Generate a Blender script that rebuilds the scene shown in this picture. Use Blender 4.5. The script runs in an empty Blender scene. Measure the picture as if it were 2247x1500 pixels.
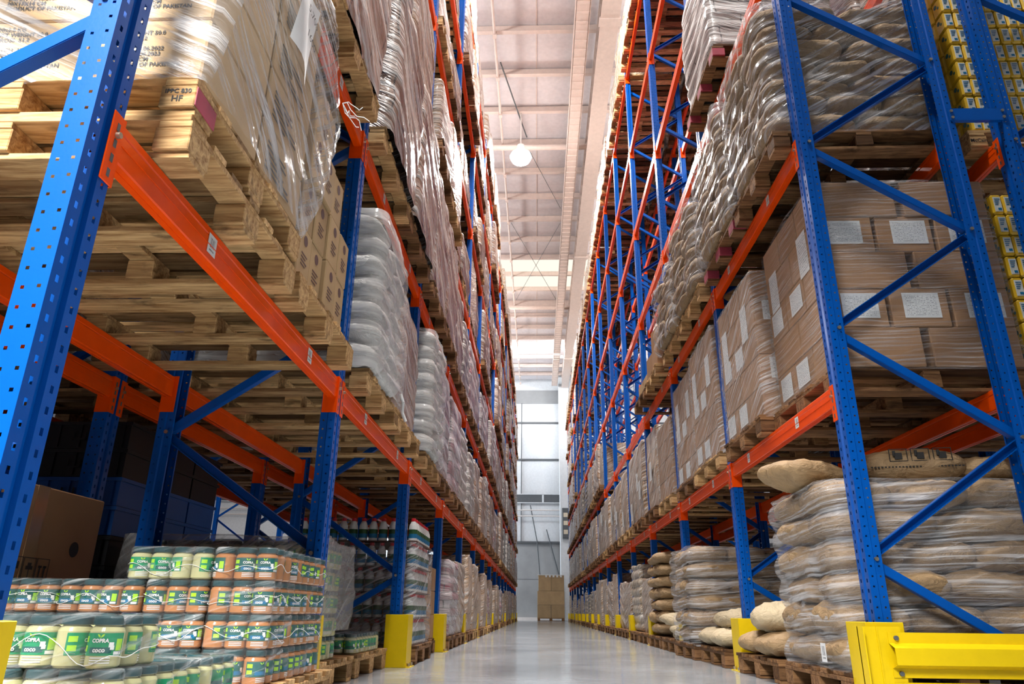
import bpy, bmesh, math, random
from math import sin, cos, pi, radians
from mathutils import Vector, Matrix, noise

random.seed(7)
SC = bpy.context.scene
COL = SC.collection

# ------------------------------------------------------------------ camera
F_PX, PITCH, YAW, ROLL, CAM_Z = 1576.443, 0.3596, -0.0369, 0.0114, 0.4213
XL, XR, YL, YR = -1.1277, 1.7019, 1.4679, 3.9363        # aisle faces of the two rack runs, first upright of each
BAY, Z1, LIFT = 2.4, 1.4574, 1.6803                     # bay pitch, first beam, level spacing
_fw = Vector((sin(YAW)*cos(PITCH), cos(YAW)*cos(PITCH), sin(PITCH)))
_rt = Vector((cos(YAW), -sin(YAW), 0)); _up = _rt.cross(_fw)
_r2 = cos(ROLL)*_rt + sin(ROLL)*_up; _u2 = -sin(ROLL)*_rt + cos(ROLL)*_up
cam = bpy.data.objects.new('camera', bpy.data.cameras.new('camera'))
COL.objects.link(cam)
cam.data.sensor_fit = 'HORIZONTAL'; cam.data.sensor_width = 36.0
cam.data.lens = F_PX*36.0/2247.0
cam.data.clip_start = 0.02; cam.data.clip_end = 300
mw = Matrix((_r2, _u2, -_fw)).transposed().to_4x4(); mw.translation = (0, 0, CAM_Z)
cam.matrix_world = mw
SC.camera = cam

# ------------------------------------------------------------------ world, lights, exposure
wd = bpy.data.worlds.new('world'); SC.world = wd; wd.use_nodes = True
bg = wd.node_tree.nodes['Background']
bg.inputs[0].default_value = (0.86, 0.93, 1.0, 1); bg.inputs[1].default_value = 0.03
SC.view_settings.view_transform = 'Standard'; SC.view_settings.look = 'None'
SC.view_settings.exposure = 0.0; SC.view_settings.gamma = 1.0
SC.view_settings.use_curve_mapping = False
SC.cycles.max_bounces = 7; SC.cycles.diffuse_bounces = 2; SC.cycles.glossy_bounces = 3
SC.cycles.transmission_bounces = 3; SC.cycles.transparent_max_bounces = 12
SC.cycles.use_denoising = True
SC.cycles.caustics_reflective = False; SC.cycles.caustics_refractive = False
SC.cycles.sample_clamp_indirect = 6.0

def area(name, loc, to, sx, sy, power, col):
    d = bpy.data.lights.new(name, 'AREA'); d.shape = 'RECTANGLE'; d.size = sx; d.size_y = sy
    d.energy = power; d.color = col
    o = bpy.data.objects.new(name, d); COL.objects.link(o); o.location = loc
    o.rotation_euler = (Vector(to)-Vector(loc)).to_track_quat('-Z', 'Y').to_euler()
    return o
# unseen lights added: one fill for the near left, two for the end wall
front = area('near_left_fill', (-2.0, -2.6, 5.2), (-1.35, 2.0, 0.9), 1.8, 1.8, 210, (1.0, 0.98, 0.95)); front.data.spread = radians(62)
area('far_wall_side_fill', (-9.0, 41.6, 6.0), (0.4, 43.4, 6.0), 3.0, 8.0, 1000, (0.80, 0.91, 1.0))  # fill added to brighten the end wall from the side
area('far_wall_roof_fill', (0.4, 37.0, 13.9), (0.4, 43.6, 6.5), 7.0, 1.5, 800, (0.88, 0.95, 1.0))  # unseen fill under the roof, aimed at the end wall
LAMP_Y = (1.8, 9.4, 17.3, 31.0)  # the last is added for its light, hidden above the left rack
LAMP_POWER = 900
SIDE_POWER = 380

# ------------------------------------------------------------------ mesh builder
class MB:
    def __init__(s): s.v = []; s.f = []; s.m = []; s.uv = []; s.sm = []
    def add(s, vs, fs, m=0, uvs=None, smooth=False):
        b = len(s.v); s.v += [tuple(p) for p in vs]
        for i, f in enumerate(fs):
            s.f.append(tuple(b+j for j in f)); s.m.append(m); s.sm.append(smooth)
            s.uv.append([uvs[j] for j in f] if uvs else None)
    def box(s, x0, x1, y0, y1, z0, z1, m=0, c=0.0):
        if x1 < x0: x0, x1 = x1, x0
        if y1 < y0: y0, y1 = y1, y0
        s.obox(((x0+x1)/2, (y0+y1)/2, (z0+z1)/2), ((x1-x0)/2, 0, 0), (0, (y1-y0)/2, 0), (0, 0, (z1-z0)/2), m, c)
    def obox(s, o, ax, ay, az, m=0, c=0.0):
        o, ax, ay, az = Vector(o), Vector(ax), Vector(ay), Vector(az)
        if c <= 0:
            vs = [o+i*ax+j*ay+k*az for k in (-1, 1) for j in (-1, 1) for i in (-1, 1)]
            fs = [(0, 2, 3, 1), (4, 5, 7, 6), (0, 1, 5, 4), (2, 6, 7, 3), (0, 4, 6, 2), (1, 3, 7, 5)]
            if ax.cross(ay).dot(az) < 0: fs = [f[::-1] for f in fs]
            s.add(vs, fs, m); return
        A = (ax, ay, az); L = [a.length for a in A]
        c = min(c, 0.45*min(L)*2)
        vs, idx = [], {}
        for k in (-1, 1):
            for j in (-1, 1):
                for i in (-1, 1):
                    sg = (i, j, k)
                    for f in range(3):
                        p = o.copy()
                        for a in range(3):
                            p += A[a]*sg[a]*(1.0 if a == f else 1-c/L[a])
                        idx[(sg, f)] = len(vs); vs.append(p)
        fs = []
        def q(l): fs.append(tuple(idx[x] for x in l))
        for f in range(3):
            a, b = (f+1) % 3, (f+2) % 3
            for sg in (-1, 1):
                l = []
                for u, w in ((-1, -1), (1, -1), (1, 1), (-1, 1)):
                    t = [0, 0, 0]; t[f] = sg; t[a] = u; t[b] = w; l.append((tuple(t), f))
                q(l if sg > 0 else l[::-1])
        for f in range(3):                       # edges along axis f
            a, b = (f+1) % 3, (f+2) % 3
            for u in (-1, 1):
                for w in (-1, 1):
                    t0 = [0, 0, 0]; t0[a] = u; t0[b] = w; t0[f] = -1; t1 = t0[:]; t1[f] = 1
                    l = [(tuple(t0), a), (tuple(t1), a), (tuple(t1), b), (tuple(t0), b)]
                    q(l[::-1] if u*w > 0 else l)
        for k in (-1, 1):
            for j in (-1, 1):
                for i in (-1, 1):
                    l = [((i, j, k), 0), ((i, j, k), 1), ((i, j, k), 2)]
                    q(l if i*j*k > 0 else l[::-1])
        s.add(vs, fs, m)
    def cyl(s, p0, p1, r, n=10, m=0, r1=None, caps=True, smooth=True):
        p0, p1 = Vector(p0), Vector(p1); d = (p1-p0).normalized()
        a = d.orthogonal().normalized(); b = d.cross(a); r1 = r if r1 is None else r1
        vs = [p0+r*(cos(2*pi*i/n)*a+sin(2*pi*i/n)*b) for i in range(n)]
        vs += [p1+r1*(cos(2*pi*i/n)*a+sin(2*pi*i/n)*b) for i in range(n)]
        s.add(vs, [(i, (i+1) % n, n+(i+1) % n, n+i) for i in range(n)], m, None, smooth)
        if caps:
            s.add(vs[:n], [tuple(range(n))[::-1]], m); s.add(vs[n:], [tuple(range(n))], m)
    def tube(s, pts, r, n=6, m=0):
        for a, b in zip(pts, pts[1:]): s.cyl(a, b, r, n, m)
    def lathe(s, prof, n=20, m=0, o=(0, 0, 0), mats=None):
        vs = [(o[0]+r*cos(2*pi*i/n), o[1]+r*sin(2*pi*i/n), o[2]+z) for r, z in prof for i in range(n)]
        for k in range(len(prof)-1):
            fs = [(k*n+i, k*n+(i+1) % n, (k+1)*n+(i+1) % n, (k+1)*n+i) for i in range(n)]
            s.add(vs, fs, mats[k] if mats else m, None, True)
    def quad(s, a, b, c, d, m=0, uv=((0, 0), (1, 0), (1, 1), (0, 1))):
        s.add([a, b, c, d], [(0, 1, 2, 3)], m, uv)
    def grid(s, fn, nu, nv, m=0, uvf=None, smooth=True):
        vs = [fn(i/nu, j/nv) for j in range(nv+1) for i in range(nu+1)]
        uv = [uvf(i/nu, j/nv) for j in range(nv+1) for i in range(nu+1)] if uvf else None
        w = nu+1
        s.add(vs, [(j*w+i, j*w+i+1, (j+1)*w+i+1, (j+1)*w+i) for j in range(nv) for i in range(nu)], m, uv, smooth)
    def mirror(s):
        s.v = [(-x, y, z) for x, y, z in s.v]; s.f = [f[::-1] for f in s.f]
        s.uv = [u[::-1] if u else None for u in s.uv]; return s
    def mesh(s, name, mats):
        me = bpy.data.meshes.new(name); me.from_pydata(s.v, [], s.f)
        for k in (mats if isinstance(mats, (list, tuple)) else [mats]): me.materials.append(k)
        me.polygons.foreach_set('material_index', s.m); me.polygons.foreach_set('use_smooth', s.sm)
        if any(u for u in s.uv):
            l = me.uv_layers.new(name='UVMap'); flat = []
            for f, u in zip(s.f, s.uv):
                for j in range(len(f)): flat += list(u[j]) if u else [0.0, 0.0]
            l.data.foreach_set('uv', flat)
        me.update(); return me

def weld(me, smooth_angle=None):
    bm = bmesh.new(); bm.from_mesh(me); bmesh.ops.remove_doubles(bm, verts=bm.verts, dist=1e-5); bm.to_mesh(me); bm.free(); return me

def obj(name, me, parent=None, loc=(0, 0, 0), rot=(0, 0, 0), scale=None):
    o = bpy.data.objects.new(name, me); COL.objects.link(o)
    if parent is not None: o.parent = parent
    o.location = loc; o.rotation_euler = rot
    if scale is not None: o.scale = scale if hasattr(scale, '__len__') else (scale,)*3
    return o
def tag(o, label, cat, group=None, kind=None):
    o['label'] = label; o['category'] = cat
    if group: o['group'] = group
    if kind: o['kind'] = kind
    return o
def thing(name, label, cat, loc=(0, 0, 0), rot=(0, 0, 0), group=None):
    return tag(obj(name, None, None, loc, rot), label, cat, group)
def struct(name, me, loc=(0, 0, 0)):
    o = obj(name, me, None, loc); o['kind'] = 'structure'; return o
ORD = ['first', 'second', 'third', 'fourth', 'fifth', 'sixth', 'seventh', 'eighth', 'ninth', 'tenth', 'eleventh', 'twelfth',
       'thirteenth', 'fourteenth', 'fifteenth', 'sixteenth', 'seventeenth', 'eighteenth', 'nineteenth', 'twentieth']

# ------------------------------------------------------------------ materials
class NT:
    def __init__(s, name):
        s.mat = bpy.data.materials.new(name); s.mat.use_nodes = True
        s.t = s.mat.node_tree; s.n = s.t.nodes; s.p = s.n['Principled BSDF']; s.out = s.n['Material Output']
    def new(s, typ, **kw):
        n = s.n.new(typ)
        for k, v in kw.items():
            if k.startswith('i_'):
                n.inputs[k[2:].replace('_', ' ')].default_value = v
            else: setattr(n, k, v)
        return n
    def link(s, a, b): s.t.links.new(a, b)
    def coords(s, kind='Object', scale=(1, 1, 1), rot=(0, 0, 0)):
        tc = s.new('ShaderNodeTexCoord'); mp = s.new('ShaderNodeMapping')
        mp.inputs['Scale'].default_value = scale; mp.inputs['Rotation'].default_value = rot
        s.link(tc.outputs[kind], mp.inputs['Vector']); return mp.outputs['Vector']
    def noise(s, vec, scale, detail=3, rough=0.55, dist=0.0):
        n = s.new('ShaderNodeTexNoise'); n.inputs['Scale'].default_value = scale; n.inputs['Detail'].default_value = detail
        n.inputs['Roughness'].default_value = rough; n.inputs['Distortion'].default_value = dist
        if vec is not None: s.link(vec, n.inputs['Vector'])
        return n.outputs['Fac']
    def ramp(s, fac, stops):
        r = s.new('ShaderNodeValToRGB'); e = r.color_ramp.elements
        while len(e) < len(stops): e.new(0.5)
        for k, (p, c) in enumerate(stops):
            e[k].position = p; e[k].color = (c, c, c, 1) if not hasattr(c, '__len__') else (*c, 1)
        s.link(fac, r.inputs['Fac']); return r.outputs['Color']
    def mix(s, fac, a, b, blend='MIX'):
        m = s.new('ShaderNodeMix', data_type='RGBA', blend_type=blend)
        for val, soc in ((fac, m.inputs[0]), (a, m.inputs[6]), (b, m.inputs[7])):
            if isinstance(val, bpy.types.NodeSocket): s.link(val, soc)
            else: soc.default_value = val if not hasattr(val, '__len__') else ((*val, 1) if len(val) == 3 else val)
        return m.outputs[2]
    def math(s, op, a, b=0.0, clamp=False):
        m = s.new('ShaderNodeMath', operation=op, use_clamp=clamp)
        for val, soc in ((a, m.inputs[0]), (b, m.inputs[1])):
            if isinstance(val, bpy.types.NodeSocket): s.link(val, soc)
            else: soc.default_value = val
        return m.outputs[0]
    def bump(s, h, strength=0.3, dist=0.01):
        b = s.new('ShaderNodeBump'); b.inputs['Strength'].default_value = strength; b.inputs['Distance'].default_value = dist
        s.link(h, b.inputs['Height']); s.link(b.outputs['Normal'], s.p.inputs['Normal']); return b.outputs['Normal']
    def set(s, **kw):
        for k, v in kw.items():
            k = {'color': 'Base Color', 'rough': 'Roughness', 'metal': 'Metallic', 'coat': 'Coat Weight', 'spec': 'Specular IOR Level',
                 'coat_rough': 'Coat Roughness'}.get(k, k)
            soc = s.p.inputs[k]
            if isinstance(v, bpy.types.NodeSocket): s.link(v, soc)
            else: soc.default_value = (*v, 1) if hasattr(v, '__len__') and len(v) == 3 else v
        return s

def plain(name, col, rough=0.5, metal=0.0, coat=0.0, var=0.06):
    t = NT(name)
    n = t.noise(t.coords('Object'), 9.0, 4)
    c = t.mix(t.ramp(n, [(0.3, 0.0), (0.75, 1.0)]), tuple(x*(1-var) for x in col), tuple(min(1, x*(1+var)) for x in col))
    t.set(color=c, rough=rough, metal=metal, coat=coat); return t.mat

def paint(name, col, rough=0.3):
    t = NT(name)
    v = t.coords('Object')
    n = t.noise(v, 14, 5, 0.6)
    wear = t.ramp(t.noise(v, 60, 4, 0.7), [(0.70, 0.0), (0.78, 0.5)])
    c = t.mix(t.ramp(n, [(0.3, 0.0), (0.8, 1.0)]), tuple(x*0.92 for x in col), col)
    c = t.mix(t.math('MULTIPLY', wear, 0.35), c, tuple(min(1, x*0.5+0.16) for x in col))
    t.set(color=c, rough=rough, coat=0.12, coat_rough=0.08, spec=0.22)
    t.bump(t.noise(v, 90, 2), 0.05, 0.003); return t.mat

M = {}
M['blue'] = paint('blue_enamel', (0.0005, 0.090, 0.43))
M['orange'] = paint('orange_enamel', (1.0, 0.082, 0.0), 0.34)
M['yellow'] = paint('yellow_enamel', (0.86, 0.60, 0.004), 0.42)
M['zinc'] = plain('zinc_bolt', (0.55, 0.5, 0.4), 0.35, 0.9)
M['white_paint'] = plain('white_painted_steel', (0.80, 0.74, 0.71), 0.5)
M['ceil_steel'] = plain('pinkish_painted_roof_steel', (0.84, 0.69, 0.62), 0.55)
M['black_print'] = plain('black_print', (0.02, 0.018, 0.016), 0.6)
M['brown_print'] = plain('brown_print', (0.13, 0.07, 0.06), 0.6)
M['red_print'] = plain('red_print', (0.5, 0.03, 0.02), 0.6)
M['lime_print'] = plain('lime_print', (0.42, 0.80, 0.03), 0.4)
M['white_print'] = plain('white_print', (0.85, 0.86, 0.84), 0.45)
M['dark_green'] = plain('dark_green_label', (0.015, 0.12, 0.11), 0.4)
M['green'] = plain('green_label', (0.0, 0.30, 0.12), 0.4)
M['teal_lid'] = plain('dark_teal_lid', (0.012, 0.06, 0.07), 0.3)
M['coco'] = plain('brown_coconut_jar', (0.50, 0.21, 0.075), 0.18, 0, 0.6, 0.15)
M['oil'] = plain('pale_coconut_oil_jar', (0.60, 0.58, 0.30), 0.15, 0, 0.6, 0.1)
M['bottle'] = plain('white_bottle_plastic', (0.78, 0.78, 0.75), 0.3, 0, 0.2)
M['red_cap'] = plain('red_bottle_cap', (0.62, 0.02, 0.03), 0.35)
M['blue_label'] = plain('blue_bottle_label', (0.01, 0.16, 0.33), 0.4)
M['leaf_label'] = plain('dark_leaf_label', (0.03, 0.09, 0.03), 0.4)
M['crate_blue'] = plain('blue_crate_plastic', (0.01, 0.09, 0.36), 0.4)
M['crate_black'] = plain('black_crate_plastic', (0.008, 0.008, 0.01), 0.45)
M['pack_yellow'] = plain('yellow_pack_film', (0.83, 0.50, 0.02), 0.3, 0, 0.4, 0.18)
M['pack_white'] = plain('white_pack_panel', (0.70, 0.70, 0.64), 0.35, 0, 0.3, 0.12)
M['pink_wood'] = plain('pink_painted_block', (0.40, 0.05, 0.085), 0.7, 0, 0, 0.3)
M['pvc'] = plain('dark_layer_sheet', (0.10, 0.045, 0.03), 0.6)
M['grey_box'] = plain('grey_switchboard', (0.10, 0.11, 0.12), 0.5)

def wood(name, dark, light, rough=0.75):
    t = NT(name)
    g = t.new('ShaderNodeNewGeometry'); r = g.outputs['Random Per Island']
    v = t.coords('Object', (2.2, 26, 26))
    add = t.new('ShaderNodeVectorMath', operation='ADD'); t.link(v, add.inputs[0])
    cb = t.new('ShaderNodeCombineXYZ'); t.link(t.math('MULTIPLY', r, 40.0), cb.inputs[0]); t.link(t.math('MULTIPLY', r, 17.0), cb.inputs[1])
    t.link(cb.outputs[0], add.inputs[1]); v = add.outputs[0]
    gr = t.noise(v, 1.6, 5, 0.65, 0.6)
    blot = t.noise(t.coords('Object', (1, 2.4, 2.4)), 5.0, 4, 0.6, 0.4)
    c = t.mix(t.ramp(gr, [(0.34, 0.0), (0.64, 1.0)]), dark, light)
    tint = t.ramp(r, [(0.0, (0.30, 0.24, 0.18)), (0.4, (1.0, 0.88, 0.72)), (0.7, (1.15, 1.05, 0.9)), (1.0, (0.58, 0.45, 0.36))])
    c = t.mix(1.0, c, tint, 'MULTIPLY')
    c = t.mix(t.ramp(blot, [(0.56, 0.0), (0.72, 0.75)]), c, tuple(x*0.22 for x in dark))
    t.set(color=c, rough=rough, spec=0.25); t.bump(gr, 0.35, 0.004); return t.mat
M['wood'] = wood('pallet_pine', (0.37, 0.205, 0.085), (0.86, 0.63, 0.35))
M['wood_dark'] = wood('shade_darkened_pallet_wood', (0.13, 0.065, 0.032), (0.40, 0.235, 0.12))  # dark wood whose tone also paints in the shade deep inside the racks

def cardboard(name, col, var=0.12):
    t = NT(name)
    oi = t.new('ShaderNodeObjectInfo')
    v = t.coords('Object')
    n = t.noise(v, 3.0, 3); fl = t.noise(t.coords('Object', (1, 1, 60)), 2.0, 2)
    c = t.mix(t.ramp(n, [(0.3, 0.0), (0.75, 1.0)]), tuple(x*(1-var) for x in col), tuple(x*(1+var*0.6) for x in col))
    c = t.mix(1.0, c, t.ramp(oi.outputs['Random'], [(0.0, 0.86), (1.0, 1.06)]), 'MULTIPLY')
    t.set(color=c, rough=0.62, spec=0.3); t.bump(fl, 0.06, 0.003); return t.mat
M['card'] = cardboard('brown_cardboard', (0.40, 0.225, 0.115))
M['card_tan'] = cardboard('tan_cardboard', (0.52, 0.35, 0.18))
M['tape'] = plain('brown_packing_tape', (0.33, 0.20, 0.11), 0.15, 0, 0.5)

def sackmat(name, col, crease=0.9):
    t = NT(name)
    oi = t.new('ShaderNodeObjectInfo')
    v = t.coords('Object', (5, 9, 14))
    w = t.noise(v, 1.6, 5, 0.6, 1.2)
    fine = t.noise(t.coords('Object'), 30, 3)
    c = t.mix(t.ramp(w, [(0.3, 0.0), (0.7, 1.0)]), tuple(x*0.74 for x in col), col)
    c = t.mix(1.0, c, t.ramp(oi.outputs['Random'], [(0.0, 0.84), (1.0, 1.08)]), 'MULTIPLY')
    t.set(color=c, rough=0.6, spec=0.3)
    t.bump(t.math('ADD', w, t.math('MULTIPLY', fine, 0.15)), crease, 0.03); return t.mat
M['sack'] = sackmat('kraft_paper_sack', (0.47, 0.31, 0.16))
M['sack_cream'] = sackmat('cream_paper_sack', (0.66, 0.53, 0.34))
M['sack_white'] = sackmat('white_woven_sack', (0.88, 0.86, 0.82))

def streaks(t, ang, su, sv, warp=0.25):
    """streak value 0..1 along the film's pull direction, from UV in metres"""
    tc = t.new('ShaderNodeTexCoord'); uv = tc.outputs['UV']
    oi = t.new('ShaderNodeObjectInfo')
    off = t.new('ShaderNodeCombineXYZ'); t.link(t.math('MULTIPLY', oi.outputs['Random'], 37.0), off.inputs[0]); t.link(t.math('MULTIPLY', oi.outputs['Random'], 11.0), off.inputs[1])
    ad = t.new('ShaderNodeVectorMath', operation='ADD'); t.link(uv, ad.inputs[0]); t.link(off.outputs[0], ad.inputs[1])
    wn = t.new('ShaderNodeTexNoise'); wn.inputs['Scale'].default_value = 1.7; t.link(ad.outputs[0], wn.inputs['Vector'])
    ws = t.new('ShaderNodeVectorMath', operation='SCALE'); t.link(wn.outputs['Color'], ws.inputs[0]); ws.inputs['Scale'].default_value = warp
    a2 = t.new('ShaderNodeVectorMath', operation='ADD'); t.link(ad.outputs[0], a2.inputs[0]); t.link(ws.outputs[0], a2.inputs[1])
    mp = t.new('ShaderNodeMapping'); mp.vector_type = 'TEXTURE'; mp.inputs['Rotation'].default_value = (0, 0, ang)
    mp.inputs['Scale'].default_value = (1/su, 1/sv, 1)
    t.link(a2.outputs[0], mp.inputs['Vector'])
    return t.noise(mp.outputs['Vector'], 1.0, 4, 0.6, 0.3), a2.outputs[0]

def film(name, base, peak, ang=0.15, sv=46, col=(0.80, 0.79, 0.80), lo=0.47, hi=0.64, rough=0.2, bmp=0.8):
    t = NT(name)
    s1, uv = streaks(t, ang, 1.3, sv, 0.07)
    s2, _ = streaks(t, ang+0.22, 1.9, sv*0.55, 0.10)
    big = t.noise(uv, 2.6, 3)
    f = t.math('MAXIMUM', t.ramp(s1, [(lo, 0.0), (hi, 1.0)]), t.math('MULTIPLY', t.ramp(s2, [(0.56, 0.0), (0.74, 1.0)]), 0.7))
    f = t.math('MULTIPLY', f, t.ramp(big, [(0.32, 0.25), (0.66, 1.0)]))
    f = t.math('ADD', t.math('MULTIPLY', f, peak-base), base, True)  # pale streaks of the film, also standing in for its bright highlights
    t.set(color=col, rough=rough, spec=0.6)
    t.bump(t.math('ADD', s1, s2), bmp, 0.025)
    tr = t.new('ShaderNodeBsdfTransparent'); mx = t.new('ShaderNodeMixShader')
    t.link(f, mx.inputs[0]); t.link(tr.outputs[0], mx.inputs[1]); t.link(t.p.outputs[0], mx.inputs[2]); t.link(mx.outputs[0], t.out.inputs[0])
    return t.mat
M['film'] = film('clear_stretch_film', 0.08, 0.78, 0.42)
M['film_left'] = film('wrinkled_stretch_film_falling', 0.09, 0.80, -0.42, 36, lo=0.48, hi=0.60)
M['film_white'] = film('thin_film_on_white_sacks', 0.25, 0.7, -0.06, 22, (0.90, 0.89, 0.87), bmp=0.35)
M['film_sack'] = film('stretch_film_on_sacks', 0.10, 0.78, 0.05, 46, lo=0.46, hi=0.62)
M['film_side'] = film('clear_stretch_film_level', 0.03, 0.46, 0.03, 70)
M['film_heavy'] = film('milky_stretch_film', 0.07, 0.78, 0.5, 26, lo=0.48, hi=0.60)
M['film_grey'] = film('grey_dusty_film', 0.32, 0.80, 0.6, 40, (0.50, 0.49, 0.48))
M['shrink'] = film('jar_shrink_film', 0.05, 0.55, 0.25, 26, (0.86, 0.90, 0.90), lo=0.54, hi=0.68, rough=0.08)

def wrapped(name, cols, seam=0.3, white=0.85, ang=-0.4, fcol=(0.86, 0.84, 0.81), sv=30, lo=0.47, hi=0.62):
    """goods seen through tight film: cardboard colours in tiers, crossed by film streaks"""
    t = NT(name)
    s1, uv = streaks(t, ang, 1.2, sv, 0.12)
    s2, _ = streaks(t, ang*1.5, 1.8, sv*0.5, 0.16)
    oi = t.new('ShaderNodeObjectInfo')
    b = t.new('ShaderNodeTexBrick'); t.link(uv, b.inputs['Vector'])
    b.inputs['Scale'].default_value = 1.0; b.inputs['Brick Width'].default_value = 0.42; b.inputs['Row Height'].default_value = seam
    b.inputs['Mortar Size'].default_value = 0.008; b.inputs['Mortar Smooth'].default_value = 0.6
    b.inputs['Color1'].default_value = (*cols[0], 1); b.inputs['Color2'].default_value = (*cols[1], 1)
    b.inputs['Mortar'].default_value = (*[x*0.25 for x in cols[0]], 1)
    c = t.mix(1.0, b.outputs['Color'], t.ramp(oi.outputs['Random'], [(0.0, 0.75), (1.0, 1.12)]), 'MULTIPLY')
    f = t.math('MAXIMUM', t.ramp(s1, [(lo, 0.0), (hi, 1.0)]), t.math('MULTIPLY', t.ramp(s2, [(0.50, 0.0), (0.72, 1.0)]), 0.8))
    f = t.math('MULTIPLY', f, white)
    c = t.mix(f, c, fcol)  # pale streak colour paints in the film together with its highlights
    t.set(color=c, rough=t.ramp(s2, [(0.3, 0.22), (0.7, 0.42)]), spec=0.6, coat=0.25, coat_rough=0.2)
    t.bump(t.math('ADD', s1, s2), 1.0, 0.04); return t.mat
M['wrap_kraft'] = wrapped('wrapped_brown_goods', ((0.33, 0.19, 0.115), (0.41, 0.25, 0.15)))
M['wrap_pink'] = wrapped('wrapped_pinkish_goods', ((0.36, 0.205, 0.135), (0.45, 0.275, 0.19)), white=0.85)
M['wrap_white'] = wrapped('wrapped_white_goods', ((0.52, 0.47, 0.43), (0.62, 0.57, 0.53)), 0.16, 0.8, -0.15)
M['wrap_plain'] = wrapped('lightly_wrapped_goods', ((0.40, 0.245, 0.14), (0.48, 0.31, 0.185)), white=0.68, ang=0.4)
M['wrap_sack'] = wrapped('wrapped_kraft_sacks', ((0.44, 0.32, 0.20), (0.50, 0.37, 0.24)), 0.16, 0.75, 0.5)
M['wrap_bottle'] = wrapped('wrapped_bottles', ((0.55, 0.52, 0.54), (0.34, 0.10, 0.13)), 0.13, 0.6, -0.2)

def labelmat(name, sc, text=(0.10, 0.10, 0.12), paper=(0.78, 0.80, 0.80), bars=False):
    t = NT(name)
    tc = t.new('ShaderNodeTexCoord'); sp = t.new('ShaderNodeSeparateXYZ'); t.link(tc.outputs['UV'], sp.inputs[0])
    u, v = sp.outputs[0], sp.outputs[1]
    mp = t.new('ShaderNodeMapping'); mp.inputs['Scale'].default_value = (55, 1, 1) if bars else (26, sc, 1); t.link(tc.outputs['UV'], mp.inputs['Vector'])
    n = t.noise(mp.outputs['Vector'], 1.0, 2, 0.7)
    if bars:
        k = t.math('GREATER_THAN', n, 0.5)
        k = t.math('MULTIPLY', k, t.math('MULTIPLY', t.math('GREATER_THAN', v, 0.34), t.math('LESS_THAN', v, 0.84)))
        k2 = t.math('MULTIPLY', t.math('GREATER_THAN', v, 0.16), t.math('LESS_THAN', v, 0.26))
        k = t.math('MAXIMUM', k, t.math('MULTIPLY', k2, t.math('GREATER_THAN', n, 0.46)))
        e = t.math('MULTIPLY', t.math('GREATER_THAN', u, 0.22), t.math('LESS_THAN', u, 0.78))
    else:
        row = t.math('GREATER_THAN', t.math('FRACT', t.math('MULTIPLY', v, sc)), 0.55)
        k = t.math('MULTIPLY', row, t.math('GREATER_THAN', n, 0.52))
        e = t.math('MULTIPLY', t.math('GREATER_THAN', u, 0.07), t.math('LESS_THAN', u, 0.92))
        e = t.math('MULTIPLY', e, t.math('MULTIPLY', t.math('GREATER_THAN', v, 0.08), t.math('LESS_THAN', v, 0.92)))
    k = t.math('MULTIPLY', k, e)
    t.set(color=t.mix(t.math('MULTIPLY', k, 0.85), paper, text), rough=0.5); return t.mat
M['barcode'] = labelmat('barcode_sticker', 1, (0.03, 0.03, 0.04), (0.80, 0.80, 0.80), True)
M['sheet'] = labelmat('printed_data_sheet', 16, (0.18, 0.19, 0.22))

def floor_mat():
    t = NT('polished_concrete'); v = t.coords('Object')
    a = t.noise(v, 0.9, 6, 0.62, 0.4); b = t.noise(t.coords('Object', (1.0, 3.2, 1)), 2.3, 6, 0.7, 1.4); d = t.noise(v, 22, 4, 0.7)
    c = t.mix(t.ramp(a, [(0.3, 0.0), (0.72, 1.0)]), (0.30, 0.325, 0.35), (0.58, 0.62, 0.66))
    c = t.mix(t.ramp(b, [(0.50, 0.0), (0.66, 0.6)]), c, (0.17, 0.185, 0.2))
    c = t.mix(t.ramp(d, [(0.62, 0.0), (0.8, 0.3)]), c, (0.2, 0.2, 0.2))
    t.set(color=c, rough=t.ramp(b, [(0.3, 0.07), (0.75, 0.22)]), spec=0.7); t.bump(d, 0.04, 0.003); return t.mat
def concrete(name, col):
    t = NT(name); v = t.coords('Object'); a = t.noise(v, 0.6, 6, 0.62); b = t.noise(v, 9, 4)
    c = t.mix(t.ramp(a, [(0.3, 0.0), (0.75, 1.0)]), tuple(x*0.72 for x in col), col)
    t.set(color=c, rough=0.8); t.bump(b, 0.1, 0.01); return t.mat
M['floor'] = floor_mat()
M['concrete'] = concrete('grey_precast_concrete', (0.42, 0.43, 0.44))
M['wallpanel'] = plain('white_sandwich_panel', (0.76, 0.79, 0.82), 0.45)
M['ceilpanel'] = plain('pale_roof_panel', (0.86, 0.79, 0.80), 0.6)
def emit(name, col, st):
    t = NT(name); e = t.new('ShaderNodeEmission'); e.inputs[0].default_value = (*col, 1); e.inputs[1].default_value = st
    t.link(e.outputs[0], t.out.inputs[0]); return t.mat
M['lamp'] = emit('lamp_lens', (0.95, 0.98, 1.0), 45)
M['skylight'] = emit('translucent_skylight', (1.0, 0.93, 0.80), 1.1)

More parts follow.
